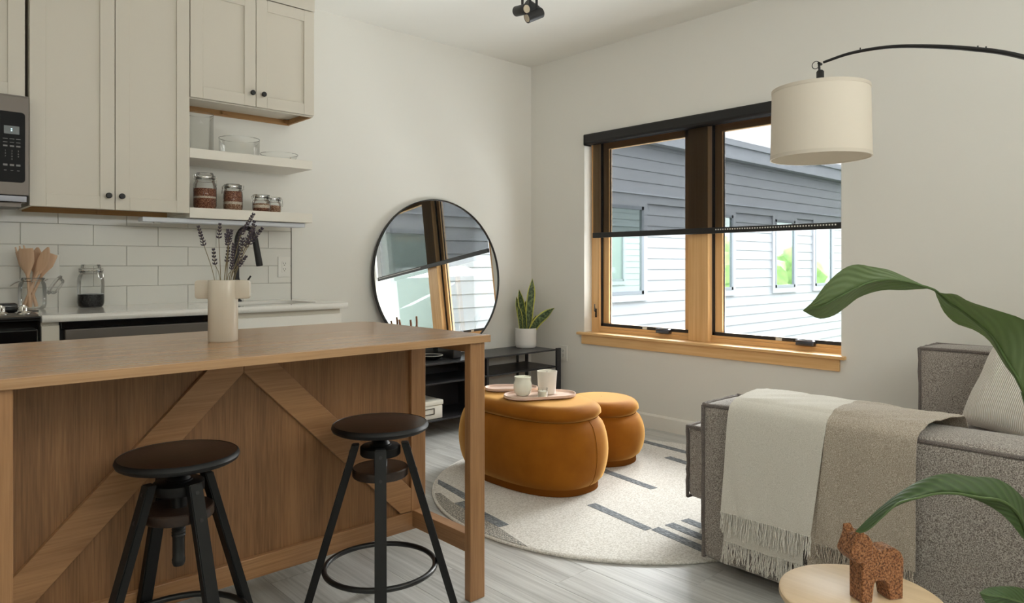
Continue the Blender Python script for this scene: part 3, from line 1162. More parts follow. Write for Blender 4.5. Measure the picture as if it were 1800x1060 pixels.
SKX0, SKX1, SKY0, SKY1 = -2.74, -2.16, -0.535, -0.135
obj('slab', plate_with_hole(rrect(-3.468, -2.052, -0.652, -0.0105, 0.003, 2), rrect(SKX0, SKX1, SKY0, SKY1, 0.07, 8), 0.896, CZ), M['quartz'], wt)
sk = thing('sink', 'white undermount sink set into the worktop', 'sink', (-2.45, -0.335, 0.70))
o1 = rrect(SKX0 - 0.004, SKX1 + 0.004, SKY0 - 0.004, SKY1 + 0.004, 0.072, 8)
o2 = rrect(SKX0 + 0.02, SKX1 - 0.02, SKY0 + 0.02, SKY1 - 0.02, 0.06, 8)
rows = [[(a, c, 0.896) for a, c in o1], [(a, c, 0.74) for a, c in rrect(SKX0, SKX1, SKY0, SKY1, 0.07, 8)], [(a, c, 0.715) for a, c in o2], [(a * 0.02 + -2.45 * 0.98, c * 0.02 - 0.335 * 0.98, 0.708) for a, c in o2]]
obj('basin', grid_mesh(rows, closed_u=True), M['ceramic'], sk, smooth=True)
obj('drain', lathe([(0, 0.004), (0.035, 0.004), (0.042, 0.0)], 24, (-2.45, -0.335, 0.709)), M['chrome'], sk, smooth=True)

fa = thing('faucet', 'matte black pull down kitchen faucet behind the sink', 'faucet', (-2.445, -0.085, CZ))
obj('body', lathe([(0.028, 0), (0.028, 0.006), (0.020, 0.012), (0.020, 0.12), (0.016, 0.13), (0.0145, 0.14), (0.0145, 0.30), (0, 0.301)], 24), M['blackmatte'], fa, smooth=True, local=True)
arc = [(0, 0, 0.29)] + [(0.050 * (1 - math.cos(a)) * 0.75, -0.050 * (1 - math.cos(a)) * 0.80, 0.335 + 0.085 * math.sin(a)) for a in [PI * k / 14 for k in range(15)]]
obj('spout', tube(arc[:-2], 0.013, 14), M['blackmatte'], fa, smooth=True, local=True)
e0 = Vector(arc[-3])
obj('spray_head', tube([e0, e0 + Vector((0.003, -0.004, -0.02)), e0 + Vector((0.020, -0.024, -0.165)), e0 + Vector((0.0205, -0.0245, -0.170))], [0.015, 0.0165, 0.0185, 0.016], 18), M['blackmatte'], fa, smooth=True, local=True)
hb_ = tube([(0.018, 0, 0.095), (0.052, -0.004, 0.098)], 0.012, 14)
tube([(0.050, -0.004, 0.100), (0.078, -0.01, 0.145)], [0.006, 0.005], 10, hb_)
obj('handle', hb_, M['blackmatte'], fa, smooth=True, local=True)

bu = thing('base_cabinet', 'white sink base cabinet at the right end of the kitchen run', 'cabinet', (-2.42, -0.3, 0.0))
g = bx(-2.760, -2.742, -0.61, -0.004, 0.10, 0.894)
box(g, -2.098, -2.080, -0.61, -0.004, 0.10, 0.894)
box(g, -2.742, -2.098, -0.61, -0.004, 0.10, 0.118)
box(g, -2.742, -2.098, -0.0100, -0.004, 0.118, 0.894)
box(g, -2.742, -2.098, -0.612, -0.594, 0.845, 0.894)
obj('carcass', g, M['cabinet'], bu)
obj('toe_kick', bx(-2.75, -2.09, -0.55, -0.535, 0.0, 0.10), M['cabinet'], bu)
obj('drawer_front', bx(-2.757, -2.083, -0.632, -0.613, 0.705, 0.868, bev=0.0015), M['trim'], bu)
shaker_door(-2.757, -2.4215, 0.105, 0.700, -0.632, bu)
shaker_door(-2.4185, -2.083, 0.105, 0.700, -0.632, bu)
bf = thing('base_cabinet', 'narrow white filler cabinet between the range and the dishwasher', 'cabinet', (-3.43, -0.3, 0.0))
obj('carcass', bx(-3.466, -3.402, -0.612, -0.0, 0.10, 0.894), M['cabinet'], bf)
obj('front', bx(-3.466, -3.402, -0.630, -0.613, 0.105, 0.880, bev=0.0015), M['cabinet'], bf)
obj('toe_kick', bx(-3.466, -3.402, -0.55, -0.535, 0.0, 0.10), M['cabinet'], bf)

dw = thing('dishwasher', 'stainless dishwasher with a black top edge under the worktop', 'dishwasher', (-3.08, -0.3, 0.0))
obj('tub', bx(-3.398, -2.766, -0.60, -0.02, 0.02, 0.886), M['blackmatte'], dw)
obj('door', bx(-3.385, -2.772, -0.652, -0.602, 0.11, 0.862, bev=0.004), M['steel'], dw)
obj('control_edge', bx(-3.398, -2.766, -0.640, -0.600, 0.864, 0.892, bev=0.003), M['blackgloss'], dw)
g = bx(-3.30, -3.19, -0.6535, -0.651, 0.806, 0.810)
obj('badge_slot', g, M['blackmatte'], dw)
obj('status_light', lathe([(0, 0.002), (0.003, 0.001), (0.003, 0)], 10, (-3.29, -0.62, 0.892)), M['chrome'], dw)

# ------------------------------------------------------------------ range
rg = thing('range', 'black slide in range with chrome knobs at the left edge', 'oven', (-3.86, -0.34, 0.0))
obj('body', bx(-4.235, -3.474, -0.62, -0.012, 0.03, 0.905), M['blackgloss'], rg)
obj('cooktop', bx(-4.238, -3.471, -0.665, -0.012, 0.905, 0.924, bev=0.006), M['blackgloss'], rg)
obj('oven_door', bx(-4.225, -3.484, -0.672, -0.622, 0.18, 0.872, bev=0.006), M['blackgloss'], rg)
h_ = tube([(-4.18, -0.715, 0.79), (-3.53, -0.715, 0.79)], 0.012, 14)
cyl((-4.15, -0.715, 0.79), (-4.15, -0.67, 0.79), 0.009, 10, h_)
cyl((-3.56, -0.715, 0.79), (-3.56, -0.67, 0.79), 0.009, 10, h_)
obj('door_handle', h_, M['blackmatte'], rg, smooth=True)
obj('control_strip', prism([(-0.662, 0.9235), (-0.56, 0.9235), (-0.56, 0.936), (-0.655, 0.930)], -4.23, -3.480, 'x'), M['steel'], rg)
for kx in (-3.525, -3.60, -3.70, -4.05, -4.13):
    k = lathe([(0, 0.034), (0.012, 0.034), (0.0145, 0.030), (0.0155, 0.012), (0.022, 0.008), (0.026, 0.004), (0.026, 0)], 26, (kx, -0.605, 0.9325))
    box(k, kx - 0.004, kx + 0.004, -0.621, -0.589, 0.945, 0.972, bev=0.003)
    obj('knob', k, M['chrome'], rg, smooth=True)
sr = thing('charger', 'small black power brick with a thin cord lying behind the range knobs', 'charger', (-3.53, -0.30, 0.925))
obj('brick', bx(-3.62, -3.505, -0.335, -0.265, 0.9245, 0.966, bev=0.012), M['blackgloss'], sr, smooth=True)
obj('cord', tube(smooth_curve([(-3.508, -0.30, 0.945), (-3.49, -0.30, 0.942), (-3.475, -0.305, 0.934), (-3.455, -0.31, 0.9285), (-3.43, -0.33, 0.9285)], 14), 0.0022, 6), M['blackmatte'], sr, smooth=True)

# ------------------------------------------------------------------ microwave
mw = thing('microwave', 'stainless over the range microwave with black control panel', 'microwave', (-3.855, -0.2, 1.40))
obj('case', bx(-4.235, -3.476, -0.385, -0.0, 1.440, 1.874), M['steel'], mw)
obj('front', bx(-4.235, -3.475, -0.402, -0.386, 1.437, 1.866, bev=0.002), M['steel'], mw)
obj('control_panel', prism(rrect(-3.615, -3.4905, 1.492, 1.797, 0.014, 5), -0.4035, -0.4022, 'y'), M['panelblack'], mw)
obj('door_glass', prism(rrect(-4.20, -3.66, 1.492, 1.797, 0.014, 5), -0.4035, -0.4022, 'y'), M['panelblack'], mw)
dp = obj('display', bx(-3.566, -3.511, -0.4043, -0.4034, 1.700, 1.735), M['display'], mw)
def text_mesh(s, size, ext=0.0004):
    cu = bpy.data.curves.new('t', 'FONT')
    cu.body = s
    cu.size = size
    cu.align_x = 'CENTER'
    cu.align_y = 'CENTER'
    cu.extrude = ext
    o = bpy.data.objects.new('t', cu)
    COL.objects.link(o)
    bpy.context.view_layer.update()
    me = bpy.data.meshes.new_from_object(o.evaluated_get(bpy.context.evaluated_depsgraph_get()))
    bpy.data.objects.remove(o)
    bpy.data.curves.remove(cu)
    b = new()
    b.from_mesh(me)
    bpy.data.meshes.remove(me)
    bmesh.ops.rotate(b, cent=(0, 0, 0), matrix=Matrix.Rotation(PI / 2, 3, 'X'), verts=b.verts)
    return b


colon = new()
box(colon, -3.5415, -3.5365, -0.4049, -0.4042, 1.720, 1.724)
box(colon, -3.5415, -3.5365, -0.4049, -0.4042, 1.712, 1.716)
em = NT('clock_glow')
e_ = em.n('ShaderNodeEmission', Strength=0.9)
e_.inputs['Color'].default_value = lin(190, 235, 240)
em.l(e_, 0, em.out, 0)
obj('clock_digit', colon, em.m, dp)
key = bx(-0.0085, 0.0085, -0.0004, 0.0004, -0.0016, 0.0016)
kme = bpy.data.meshes.new('touch_key')
key.to_mesh(kme)
key.free()
kme.materials.append(M['glyph'])
for (kz, w, hh) in ((1.679, 1, .7), (1.664, .9, .7), (1.648, .9, 2.0), (1.566, .9, 2.6), (1.5425, .55, .8)):
    for kx in (-3.561, -3.5375, -3.515):
        o = shared('touch_key', kme, mw, (0, 0, 0), scale=(w, 1, hh))
        o.location = Vector((kx, -0.4040, kz)) - Vector((-3.855, -0.2, 1.40))
for r_i, kz in enumerate((1.627, 1.615, 1.603, 1.591)):
    for c_i, kx in enumerate((-3.561, -3.5375, -3.515)):
        d = r_i * 3 + c_i + 1
        s = str(d) if d < 10 else ('' if d == 10 else ('0' if d == 11 else ''))
        if s:
            b = text_mesh(s, 0.010)
            bmesh.ops.translate(b, vec=(kx, -0.4038, kz), verts=b.verts)
            obj('number_key', b, M['glyph'], mw)
obj('vent_grille', bx(-4.235, -3.482, -0.395, -0.30, 1.408, 1.436, bev=0.002), M['blackgloss'], mw)
obj('mount_plate', bx(-4.235, -3.478, -0.40, 0, 1.4362, 1.4395), M['blackmatte'], mw)
obj('light_tray', prism([(-4.2, -0.37), (-3.50, -0.37), (-3.50, -0.20), (-3.53, -0.17), (-4.2, -0.17)], 1.388, 1.4079), M['steel'], mw)

# ------------------------------------------------------------------ outlets
def outlet(x0, x1, z0, z1, gangs, label, plane='y'):
    w, h = x1 - x0, z1 - z0
    t = thing('outlet', label, 'outlet', ((x0 + x1) / 2, -0.0125, (z0 + z1) / 2) if plane == 'y' else (-0.004, (x0 + x1) / 2, (z0 + z1) / 2), 0 if plane == 'y' else -PI / 2)
    obj('wall_plate', bx(-w / 2, w / 2, -0.004, 0.004, -h / 2, h / 2, bev=0.002), M['outlet'], t, local=True)
    for g_ in range(gangs):
        cx_ = (g_ - (gangs - 1) / 2) * 0.046
        obj('receptacle', bx(cx_ - 0.016, cx_ + 0.016, -0.0056, -0.0035, -0.034, 0.034, bev=0.001), M['outlet'], t, local=True)
        s_ = new()
        for zz in (-0.017, 0.017):
            box(s_, cx_ - 0.0085, cx_ - 0.0060, -0.0062, -0.0050, zz + 0.000, zz + 0.009)
            box(s_, cx_ + 0.0060, cx_ + 0.0085, -0.0062, -0.0050, zz + 0.000, zz + 0.009)
            box(s_, cx_ - 0.0025, cx_ + 0.0025, -0.0062, -0.0050, zz - 0.009, zz - 0.004)
        obj('slots', s_, M['slot'], t, local=True)


outlet(-2.166, -2.090, 1.060, 1.185, 1, 'white outlet on the tiles right of the faucet')
outlet(-3.453, -3.295, 1.066, 1.186, 2, 'wide white outlet on the tiles behind the wooden spoons')
outlet(-0.405, -0.322, 0.385, 0.506, 1, 'white outlet low on the window wall beside the black console', plane='x')

# ------------------------------------------------------------------ counter-top items
clip_jar(0.0590, 0.210, -3.178, -0.105, CZ + 0.0005, 'clip top jar with a little black beans standing on the worktop', [(0.004, 0.062, 'beans', 'bean_fill')], None, -PI / 2 + 0.55)
UJ = (-3.425, -0.135, CZ + 0.0005)
uj = clip_jar(0.0560, 0.170, UJ[0], UJ[1], UJ[2], 'open clip top jar holding wooden utensils beside the range', [], None, 0.0, lid=False)
# the open lid hangs on its wire at the right of the neck
ldb = lathe([(0, -0.004), (0.040, -0.004), (0.051, 0), (0.052, 0.008), (0.043, 0.012), (0.041, 0.024), (0.037, 0.028), (0, 0.026)], 32)
bmesh.ops.rotate(ldb, cent=(0, 0, 0), matrix=Matrix.Rotation(math.radians(122), 3, 'Y'), verts=ldb.verts)
bmesh.ops.translate(ldb, vec=(0.083, -0.01, 0.115), verts=ldb.verts)
obj('lid', ldb, M['glass'], uj, smooth=True, local=True)
w = new()
tube(ring_path((0, 0, 0.132), 0.049, 36), 0.0013, 6, w, closed=True)
tube([(0.049, -0.012, 0.132), (0.060, -0.012, 0.140), (0.062, 0.012, 0.140), (0.049, 0.012, 0.132)], 0.0013, 6, w)
tube([(-0.049, -0.014, 0.132), (-0.066, -0.014, 0.124), (-0.082, -0.012, 0.112), (-0.086, 0, 0.110), (-0.082, 0.012, 0.112), (-0.066, 0.014, 0.124), (-0.049, 0.014, 0.132)], 0.0013, 6, w)
obj('wire_bail', w, M['chrome'], uj, smooth=True, local=True)


def utensil(name, label, foot, head, width, length, style, roll=0.0):
    """wooden utensil from foot (handle end) to head"""
    a, b_ = Vector(foot), Vector(head)
    t = thing(name, label, 'utensil', foot, group='wooden utensils in the open jar')
    d = (b_ - a).normalized()
    L = (b_ - a).length
    s = d.cross(Vector((0.68, 0.73, 0))).normalized()
    s = Matrix.Rotation(roll, 3, d) @ s
    nrm = d.cross(s)
    hl = length
    cutp = L - hl
    hd = tube([a, a + d * 0.01, a + d * cutp * 0.6, a + d * (cutp + hl * 0.2)], [0.0075, 0.0085, 0.0062, 0.0065], 10)
    obj('handle', hd, M['beech'], t, smooth=True)
    rows = []
    for k in range(15):
        q = k / 14
        p = a + d * (cutp + hl * q)
        if style == 'spatula':
            w_ = width * (0.14 + 0.86 * min(1, (q / 0.55)) ** 1.4)
            if q > 0.93:
                w_ *= 0.93
        elif style == 'fork':
            w_ = width * (0.16 + 0.84 * min(1, q / 0.5) ** 1.2)
        else:
            w_ = width * max(0.12 if q < 0.2 else 0.0, math.sin(PI * min(max((q - 0.02) / 1.0, 0), 1)) ** 0.7)
        th = 0.004 if q > 0.25 else 0.0055
        ring = []
        for j in range(12):
            an = 2 * PI * j / 12
            dish = -0.006 * (1 - math.cos(an) ** 2) * (1 if style == 'spoon' else 0) * math.sin(PI * q)
            ring.append(p + s * (w_ * math.cos(an)) + nrm * (th * math.sin(an) + dish))
        rows.append(ring)
    bm = grid_mesh(rows, closed_u=True)
    bm.verts.ensure_lookup_table()
    n_ = len(bm.verts)
    try:
        bm.faces.new(bm.verts[n_ - 12:n_])
        bm.faces.new(bm.verts[0:12][::-1])
    except Exception:
        pass
    if style == 'fork':
        # tines beyond the blade
        for q in (-0.75, 0.0, 0.75):
            tube([b_ + s * (width * q) - d * 0.004, b_ + s * (width * q * 0.95) + d * 0.022], [0.0045, 0.003], 8, bm)
    obj('blade' if style != 'spoon' else 'bowl', bm, M['beech'], t, smooth=True)


ux, uy, uz = UJ
utensil('wooden_spatula', 'broad wooden spatula leaning left in the open jar', (ux - 0.012, uy - 0.02, uz + 0.010), (ux - 0.028, uy - 0.020, uz + 0.285), 0.036, 0.145, 'spatula')
utensil('wooden_fork', 'wooden fork whose tines show behind the broad spatula', (ux + 0.018, uy + 0.012, uz + 0.010), (ux - 0.040, uy + 0.036, uz + 0.275), 0.027, 0.130, 'fork')
utensil('wooden_spoon', 'front wooden spoon leaning right in the open jar', (ux - 0.036, uy - 0.012, uz + 0.012), (ux + 0.057, uy - 0.045, uz + 0.292), 0.027, 0.150, 'spoon')
utensil('wooden_spoon', 'round wooden spoon upright behind the front spoon', (ux - 0.004, uy + 0.032, uz + 0.012), (ux + 0.026, uy + 0.030, uz + 0.292), 0.030, 0.130, 'spoon')
utensil('wooden_spatula', 'narrow wooden turner furthest right in the open jar', (ux - 0.018, uy + 0.02, uz + 0.012), (ux + 0.080, uy + 0.010, uz + 0.262), 0.026, 0.130, 'spatula', 0.5)

# ------------------------------------------------------------------ kitchen island
IT = 0.896
isl = thing('kitchen_island', 'oak kitchen island with a crossed panel front and overhanging top', 'kitchen island', (-3.14, -1.9, 0))
obj('top', prism(rrect(-3.86, -2.436, -2.286, -1.486, [0.004, 0.004, 0.075, 0.075], 8), IT - 0.024, IT, 'z', bev=0.0015), M['oak_top'], isl)
FY = -1.93
for (xa, xb) in ((-3.834, -3.770), (-2.513, -2.449)):
    obj('leg', bx(xa, xb, -2.269, -2.237, 0.0, IT - 0.024, bev=0.003), M['oak_z'], isl)
    obj('leg', bx(xa, xb, -1.545, -1.513, 0.0, IT - 0.024, bev=0.003), M['oak_z'], isl)
    obj('post', bx(xa - 0.004, xb - 0.004, FY, FY + 0.03, 0.218, IT - 0.024, bev=0.002), M['oak_z'], isl)
for (xa, xb) in ((-3.830, -3.786), (-2.513, -2.469)):
    obj('side_stretcher', bx(xa, xb, -2.237, FY, 0.163, 0.224, bev=0.002), M['oak_y'], isl)
    obj('side_apron', bx(xa + 0.006, xb - 0.012, -2.237, FY, IT - 0.056, IT - 0.024), M['oak_y'], isl)
    obj('side_panel', bx(xa, xa + 0.018, FY + 0.03, -1.545, 0.152, IT - 0.024), M['oak_z'], isl)
obj('bottom_rail', bx(-3.838, -2.453, FY, FY + 0.03, 0.152, 0.218, bev=0.002), M['oak_x'], isl)
obj('top_rail', bx(-3.774, -2.517, FY + 0.004, FY + 0.03, IT - 0.050, IT - 0.024), M['oak_x'], isl)
obj('front_panel', bx(-3.774, -2.517, FY + 0.016, FY + 0.028, 0.218, IT - 0.050), M['oak_panel'], isl)
ap = -3.1415
obj('brace', prism([(ap, 0.802), (ap, 0.846), (-3.224, 0.846), (-3.774, 0.296), (-3.774, 0.222), (-3.724, 0.222)], FY + 0.001, FY + 0.017, 'y', bev=0.0012), M['oak_up'], isl)
obj('brace', prism([(ap + 0.001, 0.802), (ap + 0.001, 0.846), (-3.059, 0.846), (-2.517, 0.304), (-2.517, 0.222), (-2.563, 0.222)], FY + 0.001, FY + 0.017, 'y', bev=0.0012), M['oak_down'], isl)
obj('shelf_floor', bx(-3.812, -2.47, FY + 0.03, -1.545, 0.160, 0.178), M['oak_x'], isl)

# ------------------------------------------------------------------ bar stools
def make_stool(loc, ang, label):
    t = thing('bar_stool', label, 'stool', loc, ang, 'black adjustable bar stools at the island')
    sz = 0.637
    obj('seat', lathe([(0, sz - 0.022), (0.138, sz - 0.022), (0.146, sz - 0.017), (0.149, sz - 0.010), (0.146, sz - 0.002), (0.140, sz), (0, sz - 0.001)], 56), [M['darkwood']], t, smooth=True, local=True)
    obj('seat_rim', lathe([(0.140, sz - 0.0235), (0.148, sz - 0.019), (0.1515, sz - 0.011), (0.149, sz - 0.003), (0.1445, sz + 0.0003), (0.1440, sz - 0.001), (0.146, sz - 0.004), (0.148, sz - 0.011), (0.1455, sz - 0.018), (0.138, sz - 0.022)], 56), M['stoolblack'], t, smooth=True, local=True)
    obj('spindle', lathe([(0, sz - 0.022), (0.045, sz - 0.023), (0.045, sz - 0.028), (0.017, sz - 0.030), (0.017, sz - 0.050), (0.026, sz - 0.058), (0.030, sz - 0.066), (0.034, sz - 0.067), (0.034, sz - 0.073), (0, sz - 0.073)], 28), M['stoolblack'], t, smooth=True, local=True)
    obj('upper_plate', lathe([(0, 0.566), (0.058, 0.566), (0.063, 0.562), (0.063, 0.540), (0.060, 0.536), (0, 0.536)], 36), M['stoolblack'], t, smooth=True, local=True)
    obj('lower_plate', lathe([(0, 0.498), (0.084, 0.498), (0.087, 0.495), (0.087, 0.474), (0.084, 0.470), (0, 0.470)], 40), M['darkwood'], t, smooth=True, local=True)
    prof = [(0, 0.536), (0.021, 0.536), (0.021, 0.498), (0.0165, 0.497)]
    z = 0.470
    while z > 0.42:
        prof += [(0.0175, z), (0.0155, z - 0.004)]
        z -= 0.008
    prof += [(0.0150, 0.410), (0.0150, 0.362), (0.0165, 0.360), (0.0165, 0.352), (0.013, 0.342), (0, 0.338)]
    obj('screw_shaft', lathe(prof, 20), M['blackmetal'], t, smooth=True, local=True)
    for k in range(4):
        a = k * PI / 2
        b = new()
        r0, r1 = 0.076, 0.246
        z0, z1 = 0.572, 0.0
        w_, th = 0.0175, 0.012
        co = []
        for (r, z) in ((r0, z0), (r1, z1)):
            for sx_, sy_ in ((-th, -w_), (th, -w_), (th, w_), (-th, w_)):
                co.append(b.verts.new((r + sx_, sy_, z)))
        for f in ((3, 2, 1, 0), (4, 5, 6, 7), (0, 1, 5, 4), (1, 2, 6, 5), (2, 3, 7, 6), (3, 0, 4, 7)):
            b.faces.new([co[q] for q in f])
        bmesh.ops.recalc_face_normals(b, faces=b.faces)
        bmesh.ops.bevel(b, geom=b.edges[:], offset=0.0025, segments=2, affect='EDGES')
        bmesh.ops.rotate(b, cent=(0, 0, 0), matrix=Matrix.Rotation(a, 3, 'Z'), verts=b.verts)
        lg = obj('leg', b, M['stoolblack'], t, local=True)
        for zz in (0.550, 0.484):
            s_ = new()
            rr = r0 + (r1 - r0) * (z0 - zz) / z0 + th
            c0 = Vector((rr - 0.002, 0, zz))
            cyl(c0, c0 + Vector((0.0030, 0, 0.001)), 0.005, 10, s_)
            bmesh.ops.rotate(s_, cent=(0, 0, 0), matrix=Matrix.Rotation(a, 3, 'Z'), verts=s_.verts)
            obj('bolt', s_, M['blackmetal'], lg, local=True)
    obj('foot_ring', tube(ring_path((0, 0, 0.185), 0.172, 56), 0.0085, 10, None, closed=True), M['blackmetal'], t, smooth=True, local=True)
    return t


s1 = make_stool((-3.394, -2.127, 0), math.radians(10), 'left black stool at the island, nearer the camera, threaded shaft showing')
s2 = copy_tree(s1, (-2.808, -2.180, 0), math.radians(-32.0), 'right black stool at the island, beside the free standing corner leg')

# ------------------------------------------------------------------ T shaped vase with lavender
R_ = Vector((0.7325, -0.681, 0))      # across the view
va = thing('vase', 'putty coloured vase with two square ears on the island top', 'vase', (-3.180, -1.862, IT + 0.0003), math.radians(-42.9 + 4))
vh = 0.191
ox, oy = 0.0425, 0.038
prof_ring = lambda sx, sy, z, n=40: [((sx * abs(math.cos(2 * PI * k / n)) ** 0.72 * (1 if math.cos(2 * PI * k / n) >= 0 else -1)), (sy * abs(math.sin(2 * PI * k / n)) ** 0.72 * (1 if math.sin(2 * PI * k / n) >= 0 else -1)), z) for k in range(n)]
rows = [prof_ring(0.001, 0.001, 0.0), prof_ring(ox - 0.003, oy - 0.003, 0.0), prof_ring(ox, oy, 0.004), prof_ring(ox, oy, vh - 0.003), prof_ring(ox - 0.001, oy - 0.001, vh), prof_ring(ox - 0.004, oy - 0.004, vh), prof_ring(ox - 0.005, oy - 0.005, vh - 0.004), prof_ring(ox - 0.005, oy - 0.005, 0.01), prof_ring(0.001, 0.001, 0.009)]
obj('body', grid_mesh(rows, closed_u=True), M['vase'], va, smooth=True, local=True)
for s in (-1, 1):
    pl = []
    for (a, c) in ((0.036, vh), (0.072, vh)):
        pl.append((a, c))
    n_ = 6
    pl = [(0.034, vh - 0.0002)]
    for k in range(n_ + 1):
        a = PI / 2 - (PI / 2) * k / n_
        pl.append((0.073 + 0.010 * math.cos(a), vh - 0.0102 + 0.010 * math.sin(a)))
    for k in range(n_ + 1):
        a = -(PI / 2) * k / n_
        pl.append((0.073 + 0.010 * math.cos(a), vh - 0.048 + 0.010 * math.sin(a)))
    for k in range(n_ + 1):
        a = PI / 2 + (PI / 2) * k / n_
        pl.append((0.0475 + 0.006 * math.cos(a), vh - 0.064 + 0.006 * math.sin(a)))
    pl.append((0.034, vh - 0.066))
    pl = [(s * a, c) for a, c in pl]
    obj('ear', prism(pl, -0.011, 0.011, 'y', bev=0.0015), M['vase'], va, smooth=True, local=True, sharp=50)
LAV = [  # (stem foot offset, bend, head base, head tip) as (across, depth, height) from the vase foot
    ((-0.020, 0.0), (-0.062, 0.005, 0.300), (-0.079, 0.006, 0.355)), ((-0.010, 0.01), (-0.030, 0.012, 0.240), (-0.036, 0.014, 0.284)),
    ((-0.002, -0.01), (-0.008, -0.012, 0.322), (-0.005, -0.012, 0.362)), ((0.006, 0.01), (0.010, 0.014, 0.315), (0.009, 0.014, 0.345)),
    ((0.004, 0.0), (0.012, 0.0, 0.248), (0.016, 0.0, 0.288)), ((0.012, -0.005), (0.022, -0.008, 0.310), (0.030, -0.010, 0.342)),
    ((0.010, 0.012), (0.038, 0.016, 0.285), (0.047, 0.018, 0.340)), ((0.018, 0.0), (0.056, 0.002, 0.335), (0.092, 0.004, 0.395)),
    ((0.022, 0.012), (0.075, 0.016, 0.325), (0.090, 0.018, 0.372)), ((0.020, -0.012), (0.072, -0.016, 0.300), (0.105, -0.020, 0.358)),
    ((0.024, 0.004), (0.080, 0.006, 0.305), (0.117, 0.008, 0.350)), ((0.015, 0.008), (0.048, 0.012, 0.262), (0.056, 0.014, 0.318)),
    ((0.022, -0.006), (0.052, -0.010, 0.235), (0.074, -0.012, 0.262)), ((0.018, 0.014), (0.064, 0.020, 0.295), (0.085, 0.024, 0.345)),
    ((0.016, -0.014), (0.034, -0.018, 0.225), (0.040, -0.018, 0.300)), ((0.008, -0.016), (0.024, -0.020, 0.300), (0.018, -0.02, 0.330)), ]
LLAB = {0: 'leftmost dried lavender sprig, leaning far out of the vase', 1: 'short dried lavender sprig, second from the left', 2: 'upright dried lavender sprig standing alone left of the bunch', 7: 'tallest dried lavender sprig in the putty vase', 10: 'rightmost dried lavender sprig, leaning over the spray head', 12: 'lowest dried lavender sprig on the right of the bunch', 4: 'short dried lavender sprig left of the dense bunch'}
F_ = Vector((0.681, 0.7325, 0))
V0 = Vector(va.location)
for k, (ft, hb0, tp) in enumerate(LAV):
    rnd = random.Random(k)
    P = lambda q: V0 + R_ * q[0] + F_ * q[1] + Vector((0, 0, q[2]))
    a, b_, c = P((ft[0] * 0.6, ft[1] * 0.8, 0.02)), P(hb0), P(tp)
    t = thing('lavender_sprig', LLAB.get(k, 'dried lavender sprig inside the dense bunch in the putty vase'), 'dried flower', a, group='dried lavender sprigs in the vase')
    mid = P(((ft[0] * 0.85 + hb0[0] * 0.15), ft[1], 0.19))
    obj('stem', tube(smooth_curve([a, mid, b_, c], 12), 0.0011, 5), M['stem'], t, smooth=True)
    hd = new()
    d = (c - b_)
    n_ = max(5, int(d.length / 0.0075))
    for j in range(n_):
        q = j / (n_ - 1)
        base = b_ + d * q
        rr = 0.0062 * (1 - 0.55 * q) * rnd.uniform(0.85, 1.15)
        for e in range(5):
            an = e * 2 * PI / 5 + j * 0.7 + rnd.uniform(-.3, .3)
            s_, u_ = frame_at(base, d)
            o_ = s_ * math.cos(an) + u_ * math.sin(an)
            s0 = base + o_ * 0.0015
            tube([s0, s0 + o_ * rr * 0.75 + d.normalized() * 0.003, s0 + o_ * rr + d.normalized() * 0.0075], [0.0016, 0.0021, 0.0007], 5, hd)
    obj('flower_head', hd, M['lavender'], t)

# ------------------------------------------------------------------ console behind the island
cx0, cx1 = -1.66, -0.105
KT = 0.487
co = thing('console_table', 'low black metal console with open shelves under the round mirror', 'console table', (-0.88, -0.21, 0))
for (nm, z) in (('top_shelf', KT), ('middle_shelf', 0.358), ('bottom_shelf', 0.116)):
    b = bx(cx0, cx1, -0.386, -0.030, z - 0.012, z, bev=0.002)
    sh = obj(nm, b, M['consoleblack'], co)
    if nm != 'bottom_shelf':
        pass
for xa in (cx0 - 0.044, cx1):
    obj('end_post', bx(xa, xa + 0.044, -0.392, -0.374, 0.0, KT + 0.006, bev=0.0015), M['consoleblack'], co)
    obj('end_post', bx(xa + 0.01, xa + 0.034, -0.042, -0.026, 0.0, KT + 0.006, bev=0.0015), M['consoleblack'], co)
    for z in (0.110, 0.352, KT - 0.006):
        xs = xa if xa > -1 else xa + 0.044
        c0 = Vector((cx1 + 0.006 if xa > -1 else cx0 - 0.006, -0.393, z))
        obj('bolt', cyl(c0, c0 + Vector((0, -0.004, 0)), 0.006, 12), M['blackmetal'], co)
obj('back_post', bx(-0.185, -0.168, -0.030, -0.020, 0.0, KT - 0.012), M['consoleblack'], co)
obj('back_panel', bx(cx0, -0.78, -0.048, -0.032, 0.116, KT - 0.012), M['consoleblack'], co)
obj('divider', bx(-0.80, -0.78, -0.37, -0.048, 0.116, KT - 0.012), M['consoleblack'], co)

mt = thing('storage_box', 'white metal lidded box with a label holder on the console bottom shelf', 'box', (-1.30, -0.24, 0.1165))
obj('body', bx(-1.425, -1.182, -0.362, -0.135, 0.1165, 0.205, bev=0.006), M['paper'], mt, smooth=True)
obj('lid', bx(-1.430, -1.177, -0.367, -0.130, 0.206, 0.238, bev=0.007), M['paper'], mt, smooth=True)
g = new()
for (a0, a1, c0, c1) in ((-1.345, -1.250, 0.148, 0.153), (-1.345, -1.250, 0.184, 0.189), (-1.345, -1.340, 0.153, 0.184), (-1.255, -1.250, 0.153, 0.184)):
    box(g, a0, a1, -0.3665, -0.3615, c0, c1)
obj('label_holder', g, M['steel'], mt)
bk = thing('speaker', 'small black block speaker standing on the console top', 'speaker', (-1.06, -0.16, KT))
obj('body', bx(-1.045, -0.975, -0.30, -0.125, KT + 0.0005, KT + 0.095, bev=0.004), M['blackmatte'], bk, smooth=True)
obj('front_grille', bx(-1.038, -0.982, -0.302, -0.2995, KT + 0.008, KT + 0.088), M['consoleblack'], bk)
